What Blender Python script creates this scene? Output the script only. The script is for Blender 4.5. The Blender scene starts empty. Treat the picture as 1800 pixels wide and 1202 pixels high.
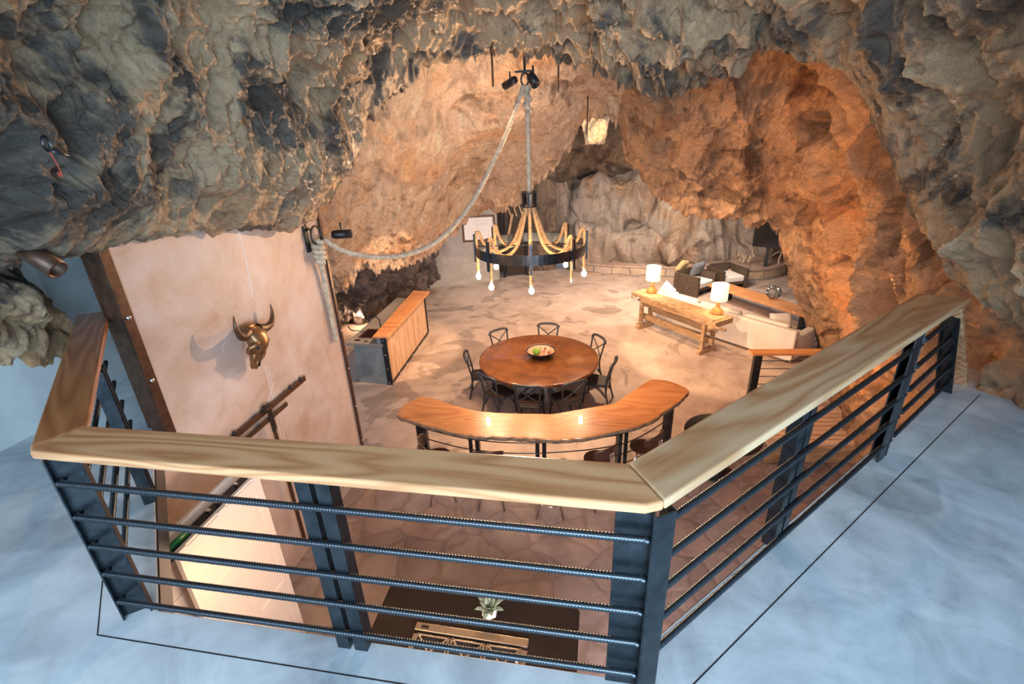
import bpy, bmesh, math, random
import numpy as np
from mathutils import Vector, Matrix, Euler
PI = math.pi
random.seed(7)
SC = bpy.context.scene
COL = SC.collection

# ------------------------------------------------------------------ camera
EYE = Vector((0.0, 0.0, 2.3))            # metres above the loft floor (z = 0)
def camera():
    p, r, y = map(math.radians, (23.38, -2.29, 10.54))
    fwd = Vector((-math.sin(y)*math.cos(p), math.cos(y)*math.cos(p), -math.sin(p)))
    r0 = Vector((math.cos(y), math.sin(y), 0)); u0 = r0.cross(fwd)
    right = r0*math.cos(r) + u0*math.sin(r); up = -r0*math.sin(r) + u0*math.cos(r)
    m = Matrix((right, up, -fwd)).transposed().to_4x4(); m.translation = EYE
    cd = bpy.data.cameras.new('camera'); cd.sensor_width = 36; cd.lens = 36*847.6/1800
    cd.clip_start = .05; cd.clip_end = 200
    o = bpy.data.objects.new('camera', cd); COL.objects.link(o); o.matrix_world = m
    SC.camera = o
camera()

# ------------------------------------------------------------------ light and exposure
SC.view_settings.view_transform = 'Standard'; SC.view_settings.look = 'None'
SC.view_settings.gamma = 1; SC.view_settings.use_curve_mapping = False
SC.view_settings.exposure = 0.35
W = bpy.data.worlds.new('world'); SC.world = W; W.use_nodes = True
W.node_tree.nodes['Background'].inputs[0].default_value = (.42, .62, .9, 1)
W.node_tree.nodes['Background'].inputs[1].default_value = 0.55
WARM = (1.0, .65, .40); AMBER = (1.0, .45, .16); COOL = (.50, .76, 1.0)
def lamp(kind, name, loc, energy, color=WARM, target=None, size=.1, size_y=None, spot=60, blend=.5):
    l = bpy.data.lights.new(name, kind); l.energy = energy; l.color = color
    if kind == 'AREA':
        l.size = size
        if size_y: l.shape = 'RECTANGLE'; l.size_y = size_y
    else: l.shadow_soft_size = size
    if kind == 'SPOT': l.spot_size = math.radians(spot); l.spot_blend = blend
    o = bpy.data.objects.new(name, l); COL.objects.link(o); o.location = loc
    if target is not None:
        o.rotation_euler = (Vector(target)-Vector(loc)).to_track_quat('-Z', 'Y').to_euler()
    return o
# daylight from the glazed cave mouth behind the loft; the last one is added fill
lamp('AREA', 'daylight_or_fill', (2.4, -3.2, 1.5), 560, COOL, (0.9, 3.5, .6), 4.0, 2.6)
lamp('AREA', 'daylight_or_fill', (-3.0, -3.2, 2.6), 120, (.72, .86, 1), (-1.5, 4.0, 2.4), 2.4, 1.6)
lamp('AREA', 'daylight_or_fill', (-.5, -3.4, 3.0), 220, (.74, .88, 1), (3.4, 4.0, 2.2), 2.0, 1.4)  # added fill that brightens the near right rock
# cave lighting: fixtures at the ceiling hook, on the posts, on the floor and under the loft, plus added fill
lamp('SPOT', 'hook_or_fill_spot', (-1.45, 8.30, 2.80), 1500, WARM, (-4.6, 10.3, -1.55), .05, spot=34, blend=.25)
lamp('SPOT', 'hook_or_fill_spot', (-1.0, 8.30, 2.80), 1300, WARM, (2.9, 11.2, -1.8), .05, spot=44, blend=.25)
lamp('SPOT', 'hook_or_fill_spot', (-1.2, 8.25, 2.80), 900, WARM, (-.9, 7.3, -1.7), .3, spot=46, blend=.9)
lamp('SPOT', 'post_spot', (-3.3, 6.15, 1.12), 900, AMBER, (4.2, 8.0, .0), .06, spot=70, blend=.7)
lamp('POINT', 'floor_spot', (-6.75, 12.25, -2.40), 45, WARM, size=.1)
lamp('SPOT', 'up_spot', (-1.18, 8.52, 1.60), 2400, WARM, (-3.0, 9.5, 3.4), .05, spot=150, blend=1)
lamp('SPOT', 'pillar_light', (2.1, 7.5, -1.7), 420, AMBER, (4.6, 7.8, 1.0), .08, spot=120, blend=.9)
lamp('AREA', 'lounge_light', (2.4, 14.2, 1.0), 340, (1, .80, .64), (2.0, 18.3, -2.2), 1.8)
lamp('AREA', 'lounge_light', (-4.4, 13.2, .6), 60, (1, .80, .62), (-4.5, 16.8, -1.4), 1.2)
lamp('SPOT', 'recess_lamp', (1.2, 14.0, 1.9), 1100, (1, .76, .36), (-.22, 17.6, 2.32), .03, spot=13, blend=.2)
lamp('SPOT', 'hook_or_fill_spot', (-1.18, 8.1, 1.5), 800, WARM, (-1.6, 2.0, 3.4), .05, spot=130, blend=1)  # added warm fill for the near ceiling, not a fixture at the hook
lamp('SPOT', 'lounge_fill', (.2, 12.4, 2.0), 1100, WARM, (-.6, 13.0, -2.7), .08, spot=125, blend=.8)  # added to brighten the middle of the floor, no fixture here
lamp('AREA', 'kitchen_light', (-1.6, 2.6, -.45), 12, (1, .62, .40), (-1.9, 3.6, -3), 1.2)
lamp('AREA', 'kitchen_light', (.3, .9, -.5), 150, (1, .80, .76), (.4, 4.6, -2.75), 1.6, .8)
lamp('AREA', 'stair_light', (-2.3, 2.1, -.5), 10, (1, .62, .34), (-3.0, 2.9, -2.6), .5)

# ------------------------------------------------------------------ helpers
def tag(o, label=None, cat=None, group=None, kind=None):
    if label: o['label'] = label
    if cat: o['category'] = cat
    if group: o['group'] = group
    if kind: o['kind'] = kind
    return o
def empty(name, label, cat, loc=(0, 0, 0), rz=0, group=None):
    o = bpy.data.objects.new(name, None); COL.objects.link(o); o.empty_display_size = .1
    o.location = loc; o.rotation_euler = (0, 0, rz)
    return tag(o, label, cat, group)
def copy_tree(o, parent=None):
    c = o.copy(); COL.objects.link(c)
    if parent: c.parent = parent
    for ch in list(o.children): copy_tree(ch, c)
    return c
class MB:
    def __init__(s): s.v = []; s.f = []; s.sm = []
    def add(s, vs, fs, smooth=False):
        n = len(s.v); s.v += [tuple(v) for v in vs]
        for f in fs: s.f.append(tuple(i+n for i in f)); s.sm.append(smooth)
        return s
    def box(s, c, d, rz=0, m=None):
        x, y, z = (q/2 for q in d); vs = []
        for sx, sy, sz in ((-1,-1,-1),(1,-1,-1),(1,1,-1),(-1,1,-1),(-1,-1,1),(1,-1,1),(1,1,1),(-1,1,1)):
            v = Vector((sx*x, sy*y, sz*z))
            if m is not None: v = m @ v
            if rz: v = Matrix.Rotation(rz, 3, 'Z') @ v
            vs.append(v+Vector(c))
        return s.add(vs, ((0,3,2,1),(4,5,6,7),(0,1,5,4),(1,2,6,5),(2,3,7,6),(3,0,4,7)))
    def beam(s, a, b, w, hgt, up=(0, 0, 1)):
        a, b = Vector(a), Vector(b); d = (b-a); L = d.length; d.normalize()
        u = Vector(up); r = d.cross(u)
        if r.length < 1e-4: r = d.cross(Vector((1, 0, 0)))
        r.normalize(); u = r.cross(d)
        m = Matrix((r, d, u)).transposed()
        return s.box((a+b)/2, (w, L, hgt), m=m)
    def prism(s, pts, z0, z1):
        n = len(pts); vs = [(p[0], p[1], z0) for p in pts]+[(p[0], p[1], z1) for p in pts]
        fs = [tuple(range(n))[::-1], tuple(range(n, 2*n))]+[(i, (i+1) % n, (i+1) % n+n, i+n) for i in range(n)]
        return s.add(vs, fs)
    def tube(s, pts, r, n=8, closed=False, cap=True, rf=None, smooth=True):
        # sweep along pts; r number or list; rf(theta, arclength) scales the radius
        P = [Vector(p) for p in pts]; k = len(P)
        R = r if isinstance(r, (list, tuple)) else [r]*k
        T = []
        for i in range(k):
            a = P[(i-1) % k] if (closed or i) else P[0]; b = P[(i+1) % k] if (closed or i < k-1) else P[-1]
            t = b-a
            T.append(t.normalized() if t.length > 1e-9 else Vector((0, 0, 1)))
        nrm = T[0].orthogonal().normalized(); vs = []; s_ = 0
        for i in range(k):
            if i:
                s_ += (P[i]-P[i-1]).length
                nrm = (nrm - T[i]*nrm.dot(T[i]))
                nrm = nrm.normalized() if nrm.length > 1e-6 else T[i].orthogonal().normalized()
            bn = T[i].cross(nrm)
            for j in range(n):
                th = 2*PI*j/n; q = R[i]*(rf(th, s_) if rf else 1)
                vs.append(P[i]+(nrm*math.cos(th)+bn*math.sin(th))*q)
        fs = []
        for i in range(k if closed else k-1):
            for j in range(n):
                a = i*n+j; b = i*n+(j+1) % n; c = ((i+1) % k)*n+(j+1) % n; d = ((i+1) % k)*n+j
                fs.append((a, b, c, d))
        s.add(vs, fs, smooth)
        if cap and not closed:
            m = len(s.v)-len(vs)
            s.f.append(tuple(m+j for j in range(n))[::-1]); s.sm.append(False)
            s.f.append(tuple(m+(k-1)*n+j for j in range(n))); s.sm.append(False)
        return s
    def lathe(s, prof, c=(0, 0, 0), n=24, m=None, smooth=True):
        vs = []
        for r, z in prof:
            for j in range(n):
                v = Vector((max(r, 1e-4)*math.cos(2*PI*j/n), max(r, 1e-4)*math.sin(2*PI*j/n), z))
                if m is not None: v = m @ v
                vs.append(v+Vector(c))
        fs = [(i*n+j, i*n+(j+1) % n, (i+1)*n+(j+1) % n, (i+1)*n+j) for i in range(len(prof)-1) for j in range(n)]
        return s.add(vs, fs, smooth)
    def ball(s, c, r, n=12, sc=(1, 1, 1), m=None):
        prof = [(math.sin(PI*i/n), -math.cos(PI*i/n)) for i in range(n+1)]
        S = Matrix.Diagonal((r*sc[0], r*sc[1], r*sc[2]))
        if m is not None: S = m @ S
        return s.lathe(prof, c, n+4, m=S)
    def build(s, name, mat, parent=None, bevel=0, sub=0, label=None, kind=None, seg=2):
        me = bpy.data.meshes.new(name); me.from_pydata(s.v, [], s.f); me.update()
        me.polygons.foreach_set('use_smooth', s.sm)
        me.materials.append(mat)
        o = bpy.data.objects.new(name, me); COL.objects.link(o)
        if parent: o.parent = parent
        if bevel:
            b = o.modifiers.new('bevel', 'BEVEL'); b.width = bevel; b.segments = seg; b.limit_method = 'ANGLE'; b.angle_limit = math.radians(40)
        if sub:
            b = o.modifiers.new('sub', 'SUBSURF'); b.levels = sub; b.render_levels = sub
            for p in me.polygons: p.use_smooth = True
        if label: o['label'] = label
        if kind: o['kind'] = kind
        return o
def spline(pts, n=8, closed=False):
    P = [Vector(p) for p in pts]; k = len(P); out = []
    for i in range(k if closed else k-1):
        g = (lambda q: P[q % k]) if closed else (lambda q: P[max(0, min(k-1, q))])
        a, b, c, d = g(i-1), g(i), g(i+1), g(i+2)
        for j in range(n):
            t = j/n
            out.append(.5*((2*b)+(c-a)*t+(2*a-5*b+4*c-d)*t*t+(3*b-a-3*c+d)*t**3))
    if not closed: out.append(P[-1])
    return out
def resample(pts, step):
    P = [Vector(p) for p in pts]; out = [P[0]]; acc = 0
    for a, b in zip(P, P[1:]):
        L = (b-a).length
        if L < 1e-9: continue
        t = step-acc
        while t < L: out.append(a+(b-a)*(t/L)); t += step
        acc = L-(t-step)
    out.append(P[-1]); return out
def rope_tube(mb, pts, r, pitch=None, n=12):
    pitch = pitch or r*7
    pts = resample(pts, pitch/10)
    return mb.tube(pts, r, n, rf=lambda th, s: .58+.46*abs(math.cos(1.5*(th-2*PI*s/pitch)))**.7)

# ------------------------------------------------------------------ materials
def mat(name): 
    m = bpy.data.materials.new(name); m.use_nodes = True
    nt = m.node_tree; return m, nt, nt.nodes['Principled BSDF']
def nd(nt, t, **k):
    n = nt.nodes.new(t)
    for a, b in k.items():
        if a in n.inputs.keys(): n.inputs[a].default_value = b
        else: setattr(n, a, b)
    return n
def coords(nt, scale=(1, 1, 1), obj=False, rot=(0, 0, 0)):
    t = nd(nt, 'ShaderNodeTexCoord'); g = nd(nt, 'ShaderNodeNewGeometry')
    mp = nd(nt, 'ShaderNodeMapping'); mp.inputs['Scale'].default_value = scale; mp.inputs['Rotation'].default_value = rot
    nt.links.new((t.outputs['Object'] if obj else g.outputs['Position']), mp.inputs['Vector'])
    return mp.outputs[0]
def noise(nt, vec, scale, detail=6, rough=.55, dist=0):
    n = nd(nt, 'ShaderNodeTexNoise', Scale=scale, Detail=detail, Roughness=rough, Distortion=dist)
    nt.links.new(vec, n.inputs['Vector']); return n.outputs['Fac']
def ramp(nt, fac, stops):
    r = nd(nt, 'ShaderNodeValToRGB'); cr = r.color_ramp
    while len(cr.elements) > 1: cr.elements.remove(cr.elements[-1])
    for i, (p, c) in enumerate(stops):
        e = cr.elements[0] if i == 0 else cr.elements.new(p)
        e.position = p; e.color = (*c, 1)
    nt.links.new(fac, r.inputs[0]); return r.outputs[0]
def mix(nt, fac, a, b, mode='MIX'):
    m = nd(nt, 'ShaderNodeMix', data_type='RGBA', blend_type=mode)
    for s_, v in ((m.inputs[0], fac), (m.inputs[6], a), (m.inputs[7], b)):
        if hasattr(v, 'links'): nt.links.new(v, s_)
        elif isinstance(v, tuple): s_.default_value = (*v, 1)
        else: s_.default_value = v
    return m.outputs[2]
def bump(nt, bs, hgt, strength=.3, dist=.02, prev=None):
    b = nd(nt, 'ShaderNodeBump', Strength=strength, Distance=dist)
    nt.links.new(hgt, b.inputs['Height'])
    if prev: nt.links.new(prev, b.inputs['Normal'])
    nt.links.new(b.outputs[0], bs.inputs['Normal']); return b.outputs[0]
def plain(name, col, rough=.5, metal=0, bumpy=0, emit=None, var=0, **kw):
    m, nt, b = mat(name)
    b.inputs['Base Color'].default_value = (*col, 1); b.inputs['Roughness'].default_value = rough; b.inputs['Metallic'].default_value = metal
    if emit: b.inputs['Emission Color'].default_value = (*emit[0], 1); b.inputs['Emission Strength'].default_value = emit[1]
    c = coords(nt, obj=True)
    n = noise(nt, c, 14, 5)
    if var:
        nt.links.new(ramp(nt, n, [(.3, tuple(q*(1-var) for q in col)), (.7, tuple(min(1, q*(1+var)) for q in col))]), b.inputs['Base Color'])
    if bumpy: bump(nt, b, noise(nt, c, 60, 4), bumpy, .01)
    for k, v in kw.items(): b.inputs[k.replace('_', ' ')].default_value = v
    return m
def wood(name, cols, rough=.35, rot=0, scale=1.0, rings=7, coat=0, obj=False, bmp=.05, along='X', contrast=1.0):
    # grain contours that run along one axis, with cathedral loops and fine fibre
    m, nt, b = mat(name); st = {'X': (.32, 1.9, 1.9), 'Z': (1.9, 1.9, .25), 'N': (1, 1, 1)}[along]
    t = nd(nt, 'ShaderNodeTexCoord'); g = nd(nt, 'ShaderNodeNewGeometry')
    r = nd(nt, 'ShaderNodeMapping'); r.inputs['Rotation'].default_value = (0, 0, rot); nt.links.new(t.outputs['Object'] if obj else g.outputs['Position'], r.inputs['Vector'])
    mp = nd(nt, 'ShaderNodeMapping'); mp.inputs['Scale'].default_value = tuple(q*scale for q in st); nt.links.new(r.outputs[0], mp.inputs['Vector'])
    n = noise(nt, mp.outputs[0], 1.25, 2.5, .45, .5)
    k = nd(nt, 'ShaderNodeMath', operation='MULTIPLY'); nt.links.new(n, k.inputs[0]); k.inputs[1].default_value = rings*2
    pp = nd(nt, 'ShaderNodeMath', operation='PINGPONG'); nt.links.new(k.outputs[0], pp.inputs[0]); pp.inputs[1].default_value = .5
    fb = nd(nt, 'ShaderNodeMapping'); fb.inputs['Scale'].default_value = tuple(q*scale*(9 if q > 1 else 3) for q in st); nt.links.new(r.outputs[0], fb.inputs['Vector'])
    f = noise(nt, fb.outputs[0], 3, 5, .6, .3); lo = noise(nt, mp.outputs[0], .8, 3, .5, .3)
    a = nd(nt, 'ShaderNodeMath', operation='MULTIPLY_ADD'); nt.links.new(pp.outputs[0], a.inputs[0]); a.inputs[1].default_value = .55*contrast
    c2 = nd(nt, 'ShaderNodeMath', operation='MULTIPLY_ADD'); nt.links.new(f, c2.inputs[0]); c2.inputs[1].default_value = .45; nt.links.new(lo, c2.inputs[2])
    c3 = nd(nt, 'ShaderNodeMath', operation='MULTIPLY'); nt.links.new(c2.outputs[0], c3.inputs[0]); c3.inputs[1].default_value = .55; nt.links.new(c3.outputs[0], a.inputs[2])
    nt.links.new(ramp(nt, a.outputs[0], [(.28, cols[0]), (.5, cols[1]), (.75, cols[2])]), b.inputs['Base Color'])
    b.inputs['Roughness'].default_value = rough; b.inputs['Coat Weight'].default_value = coat
    bump(nt, b, f, bmp, .01)
    return m
def rock_material(name, slate, crust, wet=.35, mask=.5, stretch=.4):
    # two kinds of surface: smooth dark banded slate, and pale lumpy crust that runs over it
    m, nt, b = mat(name)
    c = coords(nt); cs = coords(nt, (1, 1, stretch)); cb = coords(nt, (.6, .6, 2.4), rot=(.25, .2, 0))
    n2 = noise(nt, cs, 2.4, 12, .68, 1.0); n3 = noise(nt, c, 10, 9, .72, .6); nb = noise(nt, cb, 2.2, 9, .66, .8); n4 = noise(nt, cs, 30, 6, .72)
    mk = ramp(nt, noise(nt, c, .85, 10, .66, 1.1), [(mask-.035, (0, 0, 0)), (mask+.035, (1, 1, 1))])
    cS = ramp(nt, nb, [(.34, tuple(q*.45 for q in slate)), (.5, slate), (.64, tuple(q*1.7 for q in slate))])
    cC = ramp(nt, n2, [(.31, tuple(q*.42 for q in crust)), (.42, tuple(q*.82 for q in crust)), (.56, crust), (.68, tuple(min(.85, q*1.35) for q in crust))])
    col = mix(nt, mk, cS, cC)
    red = ramp(nt, noise(nt, c, .6, 6, .6, .8), [(.52, (1, 1, 1)), (.66, (1.0, .80, .62))])
    col = mix(nt, 1.0, col, red, 'MULTIPLY')
    col = mix(nt, .75, col, ramp(nt, n3, [(.33, (.55, .50, .47)), (.50, (1, 1, 1))]), 'MULTIPLY')
    nt.links.new(col, b.inputs['Base Color'])
    rr = nd(nt, 'ShaderNodeMapRange'); nt.links.new(noise(nt, cs, 1.6, 6, .6), rr.inputs[0])
    for i, v in ((1, .38), (2, .62), (3, wet-.12), (4, wet+.28)): rr.inputs[i].default_value = v
    nt.links.new(rr.outputs[0], b.inputs['Roughness'])
    b.inputs['Specular IOR Level'].default_value = .7
    rg = nd(nt, 'ShaderNodeTexNoise', noise_type='RIDGED_MULTIFRACTAL', Scale=3.2, Detail=7, Roughness=.6, Distortion=.9); nt.links.new(cs, rg.inputs['Vector'])
    p = bump(nt, b, n2, .9, .18); p = bump(nt, b, nb, .4, .10, p); p = bump(nt, b, rg.outputs['Fac'], .55, .05, p)
    p = bump(nt, b, n3, 1.0, .07, p); bump(nt, b, n4, .8, .022, p)
    return m
M = {}
M['rock'] = rock_material('cave_rock', (.13, .11, .09), (.66, .465, .28), .27, .475)
M['rock_warm'] = rock_material('ochre_cave_rock', (.50, .33, .21), (.78, .59, .43), .36, .42, .22)
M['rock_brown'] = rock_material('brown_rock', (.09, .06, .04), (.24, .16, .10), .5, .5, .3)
M['rock_right'] = rock_material('rough_ochre_rock', (.24, .135, .075), (.60, .37, .21), .28, .46, .8)
M['rock_grey'] = rock_material('flowstone', (.22, .16, .12), (.44, .35, .275), .45, .42, .12)
M['rock_dark'] = rock_material('purple_brown_rock', (.10, .08, .08), (.26, .20, .19), .4, .5)
def concrete(name, a, b_, c_, rough=.35, stain=.5, stone=False, seams=()):
    m, nt, b = mat(name); c = coords(nt)
    n1 = noise(nt, c, .55, 8, .6, 1.4); n2 = noise(nt, c, 2.8, 9, .65, .8); n3 = noise(nt, c, 22, 5, .6)
    col = mix(nt, .45, ramp(nt, n1, [(.34, a), (.5, b_), (.66, c_)]), ramp(nt, n2, [(.3, a), (.5, b_), (.7, c_)]))
    st = ramp(nt, noise(nt, c, .42, 3, .5, 2.2), [(.60, (1, 1, 1)), (.625, (1-stain, 1-stain, 1-stain))])
    col = mix(nt, .6, col, st, 'MULTIPLY')
    hgt = n3
    if stone:
        v = nd(nt, 'ShaderNodeTexVoronoi', feature='DISTANCE_TO_EDGE', Scale=1.9)
        wv = nd(nt, 'ShaderNodeVectorMath', operation='ADD'); nn = nd(nt, 'ShaderNodeTexNoise', Scale=2.2, Detail=3)
        nt.links.new(c, nn.inputs['Vector']); ms = nd(nt, 'ShaderNodeVectorMath', operation='SCALE'); ms.inputs['Scale'].default_value = .28
        nt.links.new(nn.outputs['Color'], ms.inputs[0]); nt.links.new(c, wv.inputs[0]); nt.links.new(ms.outputs[0], wv.inputs[1])
        nt.links.new(wv.outputs[0], v.inputs['Vector'])
        v2 = nd(nt, 'ShaderNodeTexVoronoi', feature='F1', Scale=1.9); nt.links.new(wv.outputs[0], v2.inputs['Vector'])
        sep = nd(nt, 'ShaderNodeSeparateColor'); nt.links.new(v2.outputs['Color'], sep.inputs[0])
        tone = ramp(nt, sep.outputs[0], [(.0, (.78, .74, .72)), (.5, (1, .97, .93)), (1, (1.0, .86, .76))])
        col = mix(nt, 1.0, col, tone, 'MULTIPLY')
        gr = ramp(nt, v.outputs['Distance'], [(.02, (.80, .78, .78)), (.06, (1, 1, 1))])
        col = mix(nt, 1.0, col, gr, 'MULTIPLY')
        h1 = ramp(nt, v.outputs['Distance'], [(.02, (0, 0, 0)), (.1, (1, 1, 1))])
        p = bump(nt, b, h1, .35, .02); bump(nt, b, n2, .5, .03, p)
    else: bump(nt, b, n3, .05, .01)
    nt.links.new(col, b.inputs['Base Color'])
    rr = nd(nt, 'ShaderNodeMapRange'); nt.links.new(n2, rr.inputs[0])
    for i, v in ((1, .3), (2, .7), (3, rough-.08), (4, rough+.15)): rr.inputs[i].default_value = v
    nt.links.new(rr.outputs[0], b.inputs['Roughness'])
    return m
M['concrete'] = concrete('stained_concrete', (.26, .19, .155), (.46, .355, .29), (.60, .48, .40), .34, .55)
M['flag'] = concrete('flagstone', (.26, .21, .20), (.38, .315, .30), (.50, .42, .40), .5, .2, stone=True)
M['loft'] = concrete('loft_concrete', (.17, .20, .225), (.40, .455, .49), (.62, .69, .72), .34, .34)
M['plaster'] = concrete('trowelled_plaster', (.40, .26, .18), (.54, .42, .35), (.64, .56, .53), .65, .12)
M['plaster_grey'] = concrete('grey_plaster', (.28, .25, .22), (.38, .34, .30), (.47, .43, .39), .6, .2)
M['plaster_blue'] = concrete('pale_plaster', (.34, .37, .37), (.46, .50, .50), (.56, .59, .58), .7, .1)
M['steel'] = plain('blackened_steel', (.045, .055, .065), .32, .85, .08, var=.35)
M['steel_brown'] = plain('brown_oiled_steel', (.085, .045, .028), .4, .5, .1, var=.35)
M['rebar'] = plain('dark_rebar', (.07, .085, .10), .3, .9, .05)
M['bolt'] = plain('zinc_bolt', (.6, .57, .52), .3, .9)
M['chrome'] = plain('chrome', (.7, .7, .7), .15, 1)
M['black'] = plain('black_metal', (.02, .02, .022), .4, .3)
M['cap_wood'] = wood('oak_handrail', [(.28, .10, .035), (.44, .205, .085), (.60, .34, .165)], .26, rings=7, coat=.35, contrast=1.25)
M['cap_wood2'] = wood('oak_handrail_diagonal', [(.29, .12, .05), (.44, .235, .11), (.58, .385, .22)], .26, -PI/4, rings=7, coat=.35, contrast=1.25)
M['cap_wood3'] = wood('shaded_oak_handrail_diagonal', [(.19, .060, .02), (.29, .105, .034), (.38, .165, .058)], .26, PI/4, rings=7, coat=.35, contrast=1.25)  # same oak, darkened: weaker daylight at the left is in the colour
M['bar_wood'] = wood('live_edge_oak', [(.38, .13, .045), (.55, .235, .085), (.64, .31, .13)], .3, rings=6, coat=.3)
M['bark'] = plain('bark_edge', (.17, .12, .08), .9, 0, .8, var=.5)
M['plank'] = wood('vertical_planks', [(.34, .19, .11), (.48, .30, .19), (.58, .40, .27)], .5, along='Z', rings=5)
M['pale_timber'] = wood('pale_timber', [(.50, .34, .22), (.66, .48, .33), (.76, .60, .44)], .5, rings=4)
M['table_wood'] = wood('dark_brown_tabletop', [(.085, .028, .009), (.17, .060, .018), (.25, .10, .036)], .22, along='N', rings=2, coat=.5, bmp=.02, contrast=.5)
M['old_wood'] = wood('weathered_workbench_wood', [(.20, .11, .05), (.40, .25, .13), (.54, .37, .21)], .6, scale=2, rings=4, obj=True)
M['rope'] = plain('weathered_rope', (.50, .42, .31), .9, 0, .3, var=.3)
M['jute'] = plain('golden_jute_rope', (.56, .35, .17), .9, 0, .3, var=.25)
M['white_fabric'] = plain('off_white_linen', (.72, .66, .58), .85, 0, .15)
M['grey_fabric'] = plain('grey_cushion_fabric', (.16, .17, .19), .9, 0, .2)
M['tan_fabric'] = plain('tan_cushion_fabric', (.62, .42, .20), .9, 0, .2)
M['chair'] = plain('black_painted_bentwood', (.035, .040, .048), .3, .25)
M['seat'] = plain('dark_leather_seat', (.022, .013, .010), .4)
M['brown_ply'] = plain('dark_bent_plywood', (.05, .022, .014), .35)
M['white_paint'] = plain('white_painted_door', (.72, .66, .60), .4, 0, .02)
M['stone_top'] = concrete('dark_stone_worktop', (.010, .007, .006), (.016, .011, .009), (.024, .017, .014), .6, .2)
M['stainless'] = plain('brushed_stainless', (.75, .66, .55), .28, 1, .02)
M['bronze'] = plain('bronze_patina', (.30, .17, .08), .35, .75, .2, var=.4)
M['driftwood'] = plain('pale_driftwood', (.42, .42, .40), .6, 0, .4, var=.3)
M['ceramic'] = plain('white_ceramic', (.85, .83, .80), .3)
M['leaf'] = plain('grey_green_leaf', (.20, .28, .22), .5, 0, .1, var=.35)
M['bulb'] = plain('glowing_bulb', (1, .8, .5), .3, emit=((1, .66, .34), 90))
M['shade'] = plain('lit_linen_shade', (.9, .78, .58), .8, emit=((1, .70, .42), 1.1))
M['paper'] = plain('old_paper', (.62, .60, .60), .7)
M['ink'] = plain('map_ink', (.25, .20, .18), .8)
M['tv'] = plain('black_screen', (.005, .005, .006), .15)
M['white_scuff'] = plain('white_plaster_scratch', (.72, .68, .66), .8)
M['stone_top'].node_tree.nodes['Principled BSDF'].inputs['Specular IOR Level'].default_value = .12
M['antler'] = plain('weathered_antler', (.52, .38, .26), .6, 0, .3, var=.3)
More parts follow.
